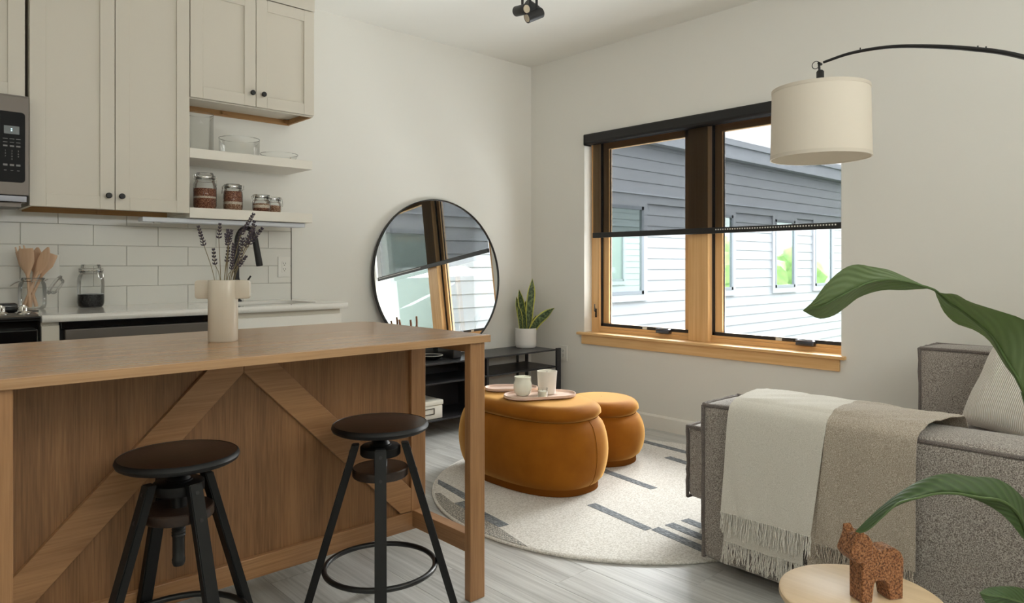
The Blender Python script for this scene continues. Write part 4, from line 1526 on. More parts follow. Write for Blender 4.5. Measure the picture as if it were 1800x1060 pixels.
dd = thing('trinket_dish', 'small dark dish with a pale rim on the console top', 'dish', (-1.16, -0.205, KT + 0.0005))
obj('bowl', lathe([(0, 0), (0.045, 0), (0.070, 0.014), (0.080, 0.028), (0.077, 0.028), (0.066, 0.016), (0.040, 0.005), (0, 0.005)], 36), M['blackgloss'], dd, smooth=True, local=True)
obj('rim', tube(ring_path((0, 0, 0.0285), 0.0785, 40), 0.0016, 6, None, closed=True), M['paper'], dd, smooth=True, local=True)
for (tx, ty, hz, ln, lb) in ((-1.395, -0.20, 0.285, -0.02, 'left of three brown twigs standing before the mirror'), (-1.325, -0.20, 0.278, 0.0, 'middle of three brown twigs standing before the mirror'), (-1.285, -0.20, 0.300, 0.008, 'right of three brown twigs standing before the mirror')):
    t = thing('twig', lb, 'ornament', (tx, ty, KT + 0.0005), group='brown twigs before the mirror')
    p = [(0, 0, 0.012)] + [(ln * (q / 8) ** 1.4 + 0.0025 * math.sin(q * 2.1), 0.002 * math.cos(q * 1.7), 0.012 + (hz - 0.012) * q / 8) for q in range(1, 9)]
    obj('stick', tube(smooth_curve(p, 24), [0.010 * (1 - 0.35 * q / 23) * (1 + 0.10 * math.sin(q * 1.9)) for q in range(24)], 10), M['twig'], t, smooth=True, local=True)
    obj('foot', lathe([(0, 0.014), (0.016, 0.012), (0.020, 0), (0, 0)], 20), M['twig'], t, smooth=True, local=True)

# mirror leaning back on the wall
lean = math.radians(4.5)
mi = thing('round_mirror', 'large round mirror in a thin black frame leaning on the wall', 'mirror', (-0.97, -0.102, KT + 0.003))
def lean_pt(b):
    bmesh.ops.rotate(b, cent=(0, 0, 0), matrix=Matrix.Rotation(-lean, 3, 'X'), verts=b.verts)
    return b


RM = 0.56
disc = [(0.0, 0.0)] 
b = new()
vs = [b.verts.new((RM * 0.992 * math.cos(2 * PI * k / 96), 0.0, RM + 0.001 + RM * 0.992 * math.sin(2 * PI * k / 96))) for k in range(96)]
b.faces.new(vs)
r_ = bmesh.ops.extrude_face_region(b, geom=b.faces[:])
bmesh.ops.translate(b, vec=(0, 0.004, 0), verts=[v for v in r_['geom'] if isinstance(v, bmesh.types.BMVert)])
obj('glass', lean_pt(b), M['mirror'], mi, local=True)
fr = new()
rows = []
for k in range(96):
    a = 2 * PI * k / 96
    rows.append([(q * math.cos(a), yy, RM + 0.001 + q * math.sin(a)) for q, yy in ((RM, -0.008), (RM, 0.018), (RM - 0.007, 0.018), (RM - 0.007, -0.008))])
rows.append(rows[0])
fr = grid_mesh(rows, closed_u=True)
bmesh.ops.remove_doubles(fr, verts=fr.verts, dist=1e-6)
obj('frame', lean_pt(fr), M['blackmetal'], mi, local=True, smooth=True)
b = new()
vs = [b.verts.new(((RM - 0.006) * math.cos(2 * PI * k / 64), 0.010, RM + 0.001 + (RM - 0.006) * math.sin(2 * PI * k / 64))) for k in range(64)]
b.faces.new(vs)
obj('backing', lean_pt(b), M['blackmatte'], mi, local=True)

# snake plant
sp_ = thing('snake_plant', 'snake plant in a white pot on the right end of the console', 'potted plant', (-0.205, -0.150, KT + 0.0005))
obj('pot', lathe([(0, 0), (0.070, 0), (0.079, 0.008), (0.083, 0.03), (0.083, 0.150), (0.080, 0.153), (0.077, 0.150), (0.077, 0.12), (0, 0.12)], 44), M['ceramic'], sp_, smooth=True, local=True)
obj('soil', lathe([(0, 0.138), (0.077, 0.135)], 28), M['soil'], sp_, smooth=True, local=True)


def snake(px, pz, base, width, twist, depth=0.0):
    """one stiff leaf from the soil to a tip px across / pz up"""
    c = [Vector((base[0], base[1], 0.125)), Vector((base[0] * 0.7 + px * 0.3, base[1] + depth * .3, 0.125 + (pz - 0.125) * 0.42)), Vector((base[0] * .3 + px * 0.7, base[1] + depth * .7, 0.125 + (pz - 0.125) * 0.75)), Vector((px, base[1] + depth, pz))]
    mid = smooth_curve(c, 18)
    rows, uvs = [], []
    for i_, p in enumerate(mid):
        q = i_ / 17
        w_ = width * (0.55 + 0.45 * math.sin(PI * min(q * 1.15, 1) * 0.5 + 0.2)) * (1 if q < 0.55 else max(0.02, 1 - ((q - 0.55) / 0.45) ** 1.6))
        an = twist * q
        d = (mid[min(i_ + 1, 17)] - mid[max(i_ - 1, 0)]).normalized()
        s_ = Vector((math.cos(an), math.sin(an), 0))
        s_ = (s_ - d * s_.dot(d)).normalized()
        n__ = s_.cross(d)
        row, uv = [], []
        for j in range(7):
            u = -1 + j / 3
            row.append(p + s_ * (w_ * u) + n__ * (0.25 * w_ * u * u))
            uv.append((u, q))
        rows.append(row)
        uvs.append(uv)
    return grid_mesh(rows, uvs, thick=0.002)


# local axes turned so x runs across the view
sp_.rotation_euler = (0, 0, math.radians(-42.9))
for (px, pz, base, wd, tw, dp_) in ((0.052, 0.540, (0.020, 0.01), 0.036, 0.5, 0.0), (-0.054, 0.455, (-0.006, 0.0), 0.027, -0.4, -0.02), (-0.075, 0.395, (-0.030, 0.01), 0.026, 0.7, 0.03),
                                    (0.222, 0.312, (0.040, -0.005), 0.040, -0.9, -0.03), (0.082, 0.250, (0.030, 0.01), 0.013, 0.3, 0.0), (-0.060, 0.330, (-0.035, -0.01), 0.020, 0.2, -0.03), (0.00, 0.360, (0.002, 0.025), 0.030, 0.4, 0.05)):
    obj('leaf', snake(px, pz, base, wd, tw, dp_), M['snake'], sp_, smooth=True, local=True)

# ------------------------------------------------------------------ rug
rgx, rgy, rgr = -1.165, -1.828, 0.950
ru = thing('round_rug', 'round cream wool rug with broken dark grey stripes under the ottomans', 'rug', (rgx, rgy, 0))
b = lathe([(0, 0.013), (rgr - 0.02, 0.013), (rgr - 0.006, 0.011), (rgr, 0.005), (rgr - 0.004, 0.0005), (0, 0.0005)], 120)
obj('pile', b, M['rug'], ru, smooth=True, local=True)
obj('bound_edge', tube(ring_path((0, 0, 0.006), rgr - 0.003, 120), 0.0062, 8, None, closed=True), M['rug'], ru, smooth=True, local=True)
STR = [[(-1.534, -1.936), (-1.484, -1.943), (-1.548, -2.312), (-1.590, -2.306)], [(-1.564, -2.318), (-1.515, -2.322), (-1.560, -2.62), (-1.612, -2.61)],
       [(-1.477, -2.326), (-1.426, -2.336), (-1.470, -2.62), (-1.520, -2.61)], [(-1.382, -2.344), (-1.335, -2.353), (-1.375, -2.65), (-1.425, -2.64)],
       [(-1.060, -1.520), (-1.012, -1.530), (-1.083, -2.010), (-1.128, -2.000)], [(-0.600, -1.715), (-0.548, -1.722), (-0.606, -2.08), (-0.656, -2.07)],
       [(-0.405, -1.385), (-0.350, -1.395), (-0.384, -1.80), (-0.434, -1.79)], [(-1.808, -1.150), (-1.854, -1.205), (-1.904, -1.485), (-1.852, -1.480)],
       [(-1.970, -1.491), (-1.919, -1.501), (-1.966, -1.866), (-2.018, -1.860)], [(-0.86, -1.20), (-0.81, -1.21), (-0.83, -1.42), (-0.88, -1.41)],
       [(-0.75, -2.05), (-0.70, -2.06), (-0.76, -2.45), (-0.81, -2.44)]]
for poly in STR:
    poly = [p for p in poly]
    ok = all((p[0] - rgx) ** 2 + (p[1] - rgy) ** 2 < (rgr - 0.012) ** 2 for p in poly)
    if not ok:
        cut = []
        for p in poly:
            v = Vector((p[0] - rgx, p[1] - rgy))
            if v.length > rgr - 0.014:
                v = v.normalized() * (rgr - 0.014)
            cut.append((rgx + v.x, rgy + v.y))
        poly = cut
    obj('stripe', prism(poly, 0.0125, 0.0142, 'z'), M['rugstripe'], ru)
# speckled border patch along the left rim
pts = []
for k in range(22):
    a = math.radians(147.0 + k * 2.33)
    pts.append((rgx + (rgr - 0.010) * math.cos(a), rgy + (rgr - 0.010) * math.sin(a)))
inner = [(-2.020, -1.868), (-1.972, -1.491), (-1.930, -1.33)]
obj('speckled_patch', prism(pts + inner, 0.0123, 0.0136, 'z'), M['rugspeckle'], ru)

# ------------------------------------------------------------------ ottomans
def superell(p, q, n, N):
    out = []
    for k in range(N):
        a = 2 * PI * k / N
        c, s = math.cos(a), math.sin(a)
        out.append((q * math.copysign(abs(c) ** (2 / n), c), p * math.copysign(abs(s) ** (2 / n), s)))
    return out


def ottoman(label, loc, p, q, n, seam_z, top_z, N=72):
    t = thing('ottoman', label, 'ottoman', loc, group='mustard velvet ottomans on the rug')

    def ring(d, z):
        return [(x, y, z) for x, y in superell(p + d, q + d, n, N)]
    z0 = 0.0145
    rows = [ring(-0.035, z0), ring(-0.035, 0.052)]
    obj('plinth', grid_mesh(rows, closed_u=True), M['velvetbase'], t, smooth=True, local=True)
    hs = seam_z - 0.045
    rows = [ring(-0.05, 0.046)]
    for k in range(13):
        u = k / 12
        bul = math.sin(PI * u) ** 0.55
        rows.append(ring(-0.036 + 0.050 * bul, 0.046 + hs * u))
    rows.append(ring(-0.055, seam_z + 0.002))
    obj('body', grid_mesh(rows, closed_u=True), M['velvet'], t, smooth=True, local=True)
    obj('welt', tube([(x, y, seam_z) for x, y in superell(p - 0.040, q - 0.040, n, N)], 0.0045, 6, None, closed=True), M['velvetseam'], t, smooth=True, local=True)
    rows = [ring(-0.060, seam_z + 0.001), ring(-0.040, seam_z + 0.004)]
    lt = top_z - seam_z
    for k in range(9):
        a = PI * 0.5 * k / 8
        rows.append(ring(-0.030 + 0.010 * math.cos(a) - 0.055 * (1 - math.cos(a)) , seam_z + 0.010 + (lt - 0.014) * (0.35 + 0.65 * math.sin(a)) if k else seam_z + 0.30 * lt))
    for f in (0.80, 0.6, 0.4, 0.2, 0.02):
        rows.append([(x * f, y * f, top_z - 0.004 + 0.004 * (1 - f * f)) for x, y in superell(p - 0.085, q - 0.085, n, N)])
    bm = grid_mesh(rows, closed_u=True)
    obj('lid', bm, M['velvet'], t, smooth=True, local=True, sharp=60)
    sm = new()
    for an in ((-88, 92) if p != q else (135,)):
        a = math.radians(an)
        c, s = math.cos(a), math.sin(a)
        pts = []
        for k in range(13):
            u = k / 12
            d = -0.0355 + 0.050 * math.sin(PI * u) ** 0.55
            pts.append(((q + d) * math.copysign(abs(c) ** (2 / n), c), (p + d) * math.copysign(abs(s) ** (2 / n), s), 0.046 + hs * u))
        tube(pts, 0.0011, 5, sm)
    obj('side_seam', sm, M['velvetseam'], t, smooth=True, local=True)
    return t


big = ottoman('large oval mustard velvet ottoman carrying the two trays', (-1.410, -1.431, 0), 0.43, 0.272, 2.5, 0.366, 0.447)
ottoman('small round mustard velvet ottoman half hidden behind the large one', (-0.866, -1.465, 0), 0.234, 0.234, 2.0, 0.285, 0.372)

OT = 0.4475


def tray(label, x, y, a, b_, rot, z=OT):
    t = thing('tray', label, 'tray', (x, y, z), rot, 'blush trays on the large ottoman')
    o_ = rrect(-a, a, -b_, b_, b_ - 0.001, 12)
    sc = lambda f, zz: [(px - math.copysign(min(f, abs(px)), px), py - math.copysign(min(f, abs(py)), py), zz) for px, py in o_]
    def inset(d, zz):
        return [(px, py, zz) for px, py in rrect(-a + d, a - d, -b_ + d, b_ - d, b_ - d - 0.001, 12)]
    rows = [inset(b_ - 0.004, 0.0), inset(0.008, 0.0), inset(0.0, 0.006), inset(0.0, 0.018), inset(0.004, 0.018), inset(0.007, 0.008), inset(b_ - 0.004, 0.007)]
    obj('plate', grid_mesh(rows, closed_u=True), M['tray'], t, smooth=True, local=True)
    return t


tray('front blush tray carrying the three candles on the large ottoman', -1.428, -1.520, 0.192, 0.100, math.radians(-27))
tray('rear blush tray, empty, behind the candles on the large ottoman', -1.400, -1.270, 0.145, 0.078, math.radians(-41))
TZ = OT + 0.0085
t = thing('candle', 'round milky glass candle at the left end of the front tray', 'candle', (-1.490, -1.455, TZ), group='candles on the front tray')
obj('glass', lathe([(0, 0), (0.030, 0), (0.042, 0.014), (0.048, 0.038), (0.046, 0.064), (0.041, 0.080), (0.044, 0.096), (0.042, 0.097), (0.038, 0.080), (0.041, 0.070), (0, 0.070)], 44), M['candleglass'], t, smooth=True, local=True)
obj('wax', lathe([(0, 0.0735), (0.0395, 0.0725), (0.0395, 0.0705), (0, 0.0705)], 32), M['wax'], t, smooth=True, local=True)
obj('wick', tube([(0, 0, 0.073), (0.001, 0, 0.083)], 0.0012, 6), M['blackmatte'], t, local=True)
t = thing('candle', 'tall cream cup candle at the back of the front tray', 'candle', (-1.362, -1.507, TZ), group='candles on the front tray')
obj('cup', lathe([(0, 0), (0.042, 0), (0.045, 0.004), (0.0535, 0.116), (0.0535, 0.119), (0.050, 0.119), (0.0485, 0.100), (0, 0.100)], 44), M['candlecream'], t, smooth=True, local=True)
obj('wax', lathe([(0, 0.1035), (0.048, 0.1025), (0.048, 0.1005), (0, 0.1005)], 32), M['wax'], t, smooth=True, local=True)
obj('wick', tube([(0, 0, 0.103), (0.001, 0, 0.117)], 0.0014, 6), M['blackmatte'], t, local=True)
t = thing('candle', 'smallest candle, a clear glass votive at the front of the tray', 'candle', (-1.462, -1.574, TZ), group='candles on the front tray')
obj('glass', lathe([(0, 0), (0.024, 0), (0.0262, 0.003), (0.0262, 0.050), (0.0240, 0.050), (0.0238, 0.006), (0, 0.006)], 36), M['vesselglass'], t, smooth=True, local=True)
obj('wax', lathe([(0, 0.0065), (0.0235, 0.0065), (0.0235, 0.034), (0, 0.0345)], 32), M['wax'], t, smooth=True, local=True)
obj('wick', tube([(0, 0, 0.034), (0.001, 0, 0.042)], 0.001, 6), M['blackmatte'], t, local=True)

# ------------------------------------------------------------------ sofa
so = thing('sofa', 'grey tweed sofa with piped edges in front of the window wall', 'sofa', (-1.0, -3.4, 0))


def soft_block(x0, x1, y0, y1, z0, z1, puff=0.014, r=0.035, n=14):
    """upholstered block: rounded edges, slightly swollen faces"""
    b = bmesh.new()
    bmesh.ops.create_cube(b, size=2.0)
    bmesh.ops.subdivide_edges(b, edges=b.edges[:], cuts=n, use_grid_fill=True)
    hx, hy, hz = (x1 - x0) / 2, (y1 - y0) / 2, (z1 - z0) / 2
    cx_, cy_, cz_ = (x0 + x1) / 2, (y0 + y1) / 2, (z0 + z1) / 2
    for v in b.verts:
        u = v.co.copy()
        # concentrate points near the edges
        w = Vector([math.copysign(1 - (1 - abs(q)) ** 1.8, q) for q in u])
        p = Vector((w.x * hx, w.y * hy, w.z * hz))
        core = Vector([max(-h + r, min(h - r, q)) for q, h in zip(p, (hx, hy, hz))])
        d = p - core
        if d.length > 1e-6:
            p = core + d.normalized() * r
        sx_, sy_, sz_ = 1 - w.x ** 2, 1 - w.y ** 2, 1 - w.z ** 2
        if abs(u.x) > 0.999:
            p.x += math.copysign(puff * sy_ ** .6 * sz_ ** .6, u.x)
        if abs(u.y) > 0.999:
            p.y += math.copysign(puff * sx_ ** .6 * sz_ ** .6, u.y)
        if abs(u.z) > 0.999:
            p.z += math.copysign(puff * sx_ ** .6 * sy_ ** .6, u.z)
        q3 = p * 3.0
        p += Vector((noise.noise(q3), noise.noise(q3 + Vector((9, 0, 0))), noise.noise(q3 + Vector((0, 9, 0))))) * 0.0035
        v.co = p + Vector((cx_, cy_, cz_))
    return b


def piping(x0, x1, y0, y1, z0, z1, faces, parent, off=0.004):
    b = new()
    r = 0.0075
    m = 0.012
    rnd = random.Random(int(abs(x0 * 100)))

    def run(a, c):
        a, c = Vector(a), Vector(c)
        n = 14
        pts = []
        for k in range(n):
            q = k / (n - 1)
            p = a.lerp(c, q)
            p += Vector((rnd.uniform(-1, 1), rnd.uniform(-1, 1), rnd.uniform(-1, 1))) * 0.0022
            pts.append(p)
        tube(pts, r, 8, b)
    X0, X1, Y0, Y1, Z0, Z1 = x0 + off, x1 - off, y0 + off, y1 - off, z0 + off, z1 - off
    for f in faces:
        if f == '+y':
            loop = [(X0, Y1, Z0), (X1, Y1, Z0), (X1, Y1, Z1), (X0, Y1, Z1)]
        elif f == '-y':
            loop = [(X0, Y0, Z0), (X1, Y0, Z0), (X1, Y0, Z1), (X0, Y0, Z1)]
        elif f == '-x':
            loop = [(X0, Y0, Z0), (X0, Y1, Z0), (X0, Y1, Z1), (X0, Y0, Z1)]
        elif f == '+z':
            loop = [(X0, Y0, Z1), (X1, Y0, Z1), (X1, Y1, Z1), (X0, Y1, Z1)]
        for a, c in zip(loop, loop[1:] + loop[:1]):
            run(a, c)
    return obj('piping', b, M['piping'], parent, smooth=True)


A = (-1.715, -1.455, -4.30, -2.655, 0.045, 0.618)
arm = obj('arm', soft_block(*A, puff=0.016, r=0.022, n=20), M['sofa'], so, smooth=True, sharp=80)
piping(*A, ['+y', '+z'], arm)
S1 = (-1.440, -0.800, -4.28, -2.410, 0.145, 0.452)
st = obj('seat', soft_block(*S1, puff=0.010, r=0.03, n=16), M['sofa'], so, smooth=True, sharp=80)
piping(*S1, ['+y', '+z'], st)
S2 = (-0.795, -0.430, -4.28, -2.990, 0.145, 0.452)
st2 = obj('seat', soft_block(*S2, puff=0.010, r=0.03, n=12), M['sofa'], so, smooth=True, sharp=80)
B2 = (-0.425, -0.165, -4.30, -2.995, 0.045, 0.752)
ar2 = obj('back_rest', soft_block(*B2, puff=0.014, r=0.022, n=18), M['sofa'], so, smooth=True, sharp=80)
piping(*B2, ['+y', '+z'], ar2)
obj('back_rest', soft_block(-1.45, -0.43, -4.56, -4.31, 0.045, 0.752, n=8), M['sofa'], so, smooth=True, sharp=80)
for (lx, ly) in ((-1.385, -2.47), (-0.86, -2.47), (-1.385, -4.2), (-0.6, -4.2), (-0.6, -3.05)):
    obj('foot', lathe([(0, 0), (0.016, 0), (0.022, 0.150), (0, 0.150)], 16, (lx, ly, 0.0148 if ly > -2.7 else 0.0)), M['blackmatte'], so, smooth=True)
for (lx, ly) in ((-1.585, -2.75), (-1.585, -4.2), (-0.30, -3.1), (-0.30, -4.2), (-1.3, -4.44), (-0.6, -4.44)):
    obj('foot', lathe([(0, 0), (0.020, 0), (0.022, 0.050), (0, 0.050)], 16, (lx, ly, 0.0)), M['blackmatte'], so, smooth=True)

# ------------------------------------------------------------------ throw over the near arm
th_ = thing('throw_blanket', 'ivory and oatmeal fringed throw draped over the near sofa arm', 'blanket', (-1.6, -3.09, 0.6))


def throw_profile(v, lift=0.0, z_end=0.25):
    """point across the arm: v = 0 on the inner side, v = 1 at the hem on the outer side"""
    P = [(-1.432 + lift, 0.500), (-1.434 + lift, 0.585), (-1.450, 0.632 + lift), (-1.500, 0.645 + lift), (-1.590, 0.646 + lift), (-1.680, 0.640 + lift), (-1.722 - lift, 0.626 + lift * 0.6), (-1.739 - lift, 0.596), (-1.744 - lift, 0.520), (-1.745 - lift, 0.400), (-1.746 - lift, z_end)]
    return P


def throw_sheet(y0, y1, lift, z_end, v_from=0.0, nu=26, nv=70, seed=0.0, thick=0.003):
    prof = smooth_curve([Vector((a, 0, c)) for a, c in throw_profile(0, lift, z_end)], 200)
    rows = []
    for i_ in range(nv):
        v = v_from + (1 - v_from) * i_ / (nv - 1)
        p = prof[min(199, int(v * 199))]
        row = []
        for j in range(nu):
            u = j / (nu - 1)
            hang = max(0.0, min(1.0, (0.60 - p.z) / 0.35)) if p.x < -1.70 else 0.0
            ya = y0 + (0.022 * hang if y0 > -3.0 else 0.0)
            yb = y1 + (0.045 * (p.x < -1.45) * hang if y1 < -3.3 else 0.020 * hang * 0 + (0.045 * hang if y1 > -3.3 else 0))
            if y1 < -3.3:
                yb = y1 + 0.05 * max(0.0, min(1.0, (-1.45 - p.x) / 0.29))
            if y0 < -3.0:
                ya = y0 + 0.030 * hang
            y = ya + (yb - ya) * u
            ny = y * 7.0
            # gentle folds: oblique on the top, straight down the side
            top = 1 - hang
            f1 = noise.noise(Vector((ny + p.x * 9.0, p.x * 4, seed))) * 0.010 * top
            f2 = math.sin(y * 42 + seed + 1.2 * math.sin(p.z * 9)) * 0.0035 * hang + noise.noise(Vector((y * 16, p.z * 2.2, 3 + seed))) * 0.006 * hang
            if p.x > -1.70 and p.z > 0.6:
                row.append((p.x, y, p.z + 0.004 + abs(f1) + 0.006 * abs(noise.noise(Vector((y * 22 + p.x * 26, 0, seed))))))
            else:
                row.append((p.x - abs(f2) - 0.002 * hang - abs(f1) * 0.6, y, p.z + 0.004))
        rows.append(row)
    return grid_mesh(rows, thick=thick)


def fringe(y0, y1, x, z, length, seed):
    b = new()
    rnd = random.Random(seed)
    y = y0
    while y > y1:
        L = length * rnd.uniform(0.75, 1.1)
        for s in range(3):
            a = Vector((x - rnd.uniform(0, 0.004), y + rnd.uniform(-0.002, 0.002), z + 0.004))
            dy = rnd.uniform(-0.012, 0.012)
            pts = [a]
            for k in range(1, 5):
                q = k / 4
                pts.append(a + Vector((-0.003 * q + rnd.uniform(-0.002, 0.002) + 0.004 * math.sin(q * 4 + s), dy * q + rnd.uniform(-0.003, 0.003), -L * q)))
            tube(pts, [0.0017, 0.0016, 0.0015, 0.0014, 0.0008], 4, b)
        y -= rnd.uniform(0.0055, 0.0085)
    return b


obj('ivory_panel', throw_sheet(-2.785, -3.128, 0.010, 0.250, seed=1.0), M['throwwhite'], th_, smooth=True, label='ivory half of the throw', sharp=80)
obj('oatmeal_panel', throw_sheet(-3.1285, -3.440, 0.010, 0.235, seed=1.0), M['throwtaupe'], th_, smooth=True, label='oatmeal half of the throw', sharp=80)
obj('under_layer', throw_sheet(-2.790, -3.10, 0.002, 0.145, v_from=0.60, seed=4.0, nv=40), M['throwwhite'], th_, smooth=True, label='lower ivory hem of the throw', sharp=80)
obj('under_layer', throw_sheet(-3.102, -3.22, 0.002, 0.150, v_from=0.60, seed=4.0, nv=40, nu=12), M['throwtaupe'], th_, smooth=True, label='lower oatmeal hem of the throw', sharp=80)
obj('fringe', fringe(-2.763, -3.085, -1.762, 0.252, 0.078, 1), M['throwwhite'], th_, kind='stuff', label='ivory fringe of the upper hem')
obj('fringe', fringe(-2.768, -3.060, -1.752, 0.148, 0.075, 2), M['throwwhite'], th_, kind='stuff', label='ivory fringe of the lower hem')
obj('fringe', fringe(-3.062, -3.19, -1.752, 0.152, 0.070, 3), M['throwtaupe'], th_, kind='stuff', label='oatmeal fringe of the lower hem')
obj('fringe', fringe(-3.10, -3.388, -1.762, 0.238, 0.060, 4), M['throwtaupe'], th_, kind='stuff', label='oatmeal fringe of the upper hem')

# ------------------------------------------------------------------ pillow
def cushion(h, t, n=34):
    rows, rows2 = [], []
    for i_ in range(n):
        a = -1 + 2 * i_ / (n - 1)
        r1, r2 = [], []
        for j in range(n):
            c = -1 + 2 * j / (n - 1)
            k = ((1 - a ** 4) * (1 - c ** 4)) ** 0.42
            # sides drawn in between the corners
            px = h * a * (1 - 0.055 * (1 - c * c))
            py = h * c * (1 - 0.055 * (1 - a * a))
            wr = 0.006 * noise.noise(Vector((a * 3, c * 3, 1)))
            r1.append((px, py, t * k + wr * k))
            r2.append((px, py, -t * k))
        rows.append(r1)
        rows2.append(r2)
    b = grid_mesh(rows)
    join(b, grid_mesh([r[::-1] for r in rows2]))
    bmesh.ops.remove_doubles(b, verts=b.verts, dist=1e-4)
    return b


pil = obj('pillow', cushion(0.245, 0.085), M['corduroy'], None, smooth=True, sharp=180)
tag(pil, 'cream corduroy pillow leaning against the far sofa back', 'pillow')
nv = Vector((-0.74, 0.52, 0.46)).normalized()
uv_ = Vector((0.0, -0.03, 1.0))
uv_ = (uv_ - nv * uv_.dot(nv)).normalized()
xv = uv_.cross(nv)
pil.matrix_world = Matrix((
    (xv.x, uv_.x, nv.x, -0.690), (xv.y, uv_.y, nv.y, -3.490), (xv.z, uv_.z, nv.z, 0.682), (0, 0, 0, 1)))

# ------------------------------------------------------------------ arc floor lamp
la = thing('arc_floor_lamp', 'black arc floor lamp with a white drum shade over the sofa', 'floor lamp', (-0.98, -4.74, 0))
SX, SY = -0.983, -2.781
zb_, zt_ = 1.594, 1.893
RS = 0.200
obj('shade', lathe([(RS + 0.002, zb_), (RS - 0.004, zt_), (RS - 0.0065, zt_), (RS - 0.0005, zb_), (RS + 0.002, zb_)], 72, (SX, SY, 0)), M['shade'], la, smooth=True)
bd = lathe([(RS + 0.0035, zb_ - 0.001), (RS + 0.0030, zb_ + 0.014), (RS + 0.001, zb_ + 0.014), (RS - 0.0015, zb_ - 0.001), (RS + 0.0035, zb_ - 0.001)], 72, (SX, SY, 0))
obj('shade_trim', bd, M['shadeband'], la, smooth=True)
bd = (lathe([(RS - 0.0022, zt_ - 0.013), (RS - 0.0025, zt_ + 0.001), (RS - 0.0075, zt_ + 0.001), (RS - 0.0045, zt_ - 0.013), (RS - 0.0022, zt_ - 0.013)], 72, (SX, SY, 0)))
obj('shade_trim', bd, M['shadeband'], la, smooth=True)
sp = new()
for k in range(3):
    a = 2 * PI * k / 3 + 0.4
    tube([(SX, SY, zt_ - 0.02), (SX + (RS - 0.008) * math.cos(a), SY + (RS - 0.008) * math.sin(a), zt_ - 0.006)], 0.0022, 6, sp)
obj('spider', sp, M['blackmetal'], la)
obj('bulb', lathe([(0, 1.68), (0.018, 1.685), (0.030, 1.705), (0.030, 1.725), (0.016, 1.765), (0.013, 1.78), (0.013, 1.80), (0, 1.80)], 24, (SX, SY, 0)), M['ceramic'], la, smooth=True)
obj('socket', lathe([(0, 1.80), (0.018, 1.80), (0.018, 1.885), (0.0155, 1.89), (0.0155, 1.968), (0.010, 1.975), (0, 1.975)], 24, (SX, SY, 0)), M['blackmatte'], la, smooth=True)
arm_pts = smooth_curve([(SX, -2.795, 2.006), (SX, -2.907, 2.020), (SX, -3.040, 2.014), (SX, -3.177, 1.987), (SX, -3.346, 1.938), (SX, -3.501, 1.874), (SX, -3.80, 1.70), (SX, -4.20, 1.38), (SX, -4.52, 1.02), (SX, -4.68, 0.70), (SX, -4.74, 0.36), (SX, -4.74, 0.03)], 60)
obj('arm', tube(arm_pts, [0.0055 + 0.0035 * min(1, k / 22) for k in range(60)], 12), M['blackmatte'], la, smooth=True)
jn = new()
cyl((SX, -2.778, 1.972), (SX, -2.776, 2.000), 0.005, 10, jn)
tube(ring_path((SX, -2.762, 2.001), 0.016, 24, 'x'), 0.0018, 6, jn, closed=True)
cyl((SX - 0.012, -2.780, 2.003), (SX + 0.012, -2.780, 2.003), 0.006, 12, jn)
obj('hinge', jn, M['blackmetal'], la, smooth=True)
scr = new()
for k in (7, 22, 23):
    p = arm_pts[k]
    cyl(p, p + Vector((0, 0, 0.014)), 0.0025, 8, scr)
obj('set_screw', scr, M['blackmetal'], la)
obj('base', lathe([(0, 0.03), (0.14, 0.03), (0.15, 0.024), (0.15, 0), (0, 0)], 40, (SX, -4.74, 0)), M['blackmatte'], la, smooth=True)

# ------------------------------------------------------------------ side table and cork animal
tx, ty, tz = -2.424, -3.486, 0.42
ta = thing('side_table', 'small round pale birch side table beside the sofa arm', 'side table', (tx, ty, 0))
obj('top', lathe([(0, tz), (0.160, tz), (0.165, tz - 0.003), (0.166, tz - 0.012), (0.160, tz - 0.022), (0, tz - 0.022)], 64), M['birch'], ta, smooth=True, local=True)
for k in range(3):
    a = 2 * PI * k / 3 + 0.5
    obj('leg', tube([(0.10 * math.cos(a), 0.10 * math.sin(a), tz - 0.022), (0.150 * math.cos(a), 0.150 * math.sin(a), 0.0)], [0.017, 0.012], 12), M['birch'], ta, smooth=True, local=True)

ck = thing('cork_animal', 'chunky cork animal figurine with pricked ears on the side table', 'figurine', (-2.408, -3.512, tz + 0.0005), math.atan2(0.49, -0.87))
body = [(-0.050, 0.0), (-0.018, 0.0), (-0.012, 0.032), (-0.006, 0.043), (0.016, 0.045), (0.022, 0.038), (0.027, 0.0), (0.052, 0.0), (0.052, 0.080), (0.050, 0.120), (0.030, 0.126), (0.012, 0.112), (0.002, 0.106), (-0.012, 0.111), (-0.030, 0.110), (-0.045, 0.100), (-0.052, 0.085)]
obj('body', prism(body, -0.020, 0.020, 'y', bev=0.0025), M['cork'], ck, local=True)
head = [(0.028, 0.092), (0.058, 0.086), (0.066, 0.088), (0.080, 0.102), (0.082, 0.110), (0.074, 0.128), (0.068, 0.143), (0.040, 0.146), (0.026, 0.128)]
hd = prism(head, -0.0225, 0.0225, 'y', bev=0.003)
for s in (-1, 1):
    er = prism([(s * 0.022, 0.140), (s * 0.006, 0.143), (s * 0.020, 0.158)], 0.048, 0.068, 'x', bev=0.0015)
    join(hd, er)
obj('head', hd, M['cork'], ck, local=True)

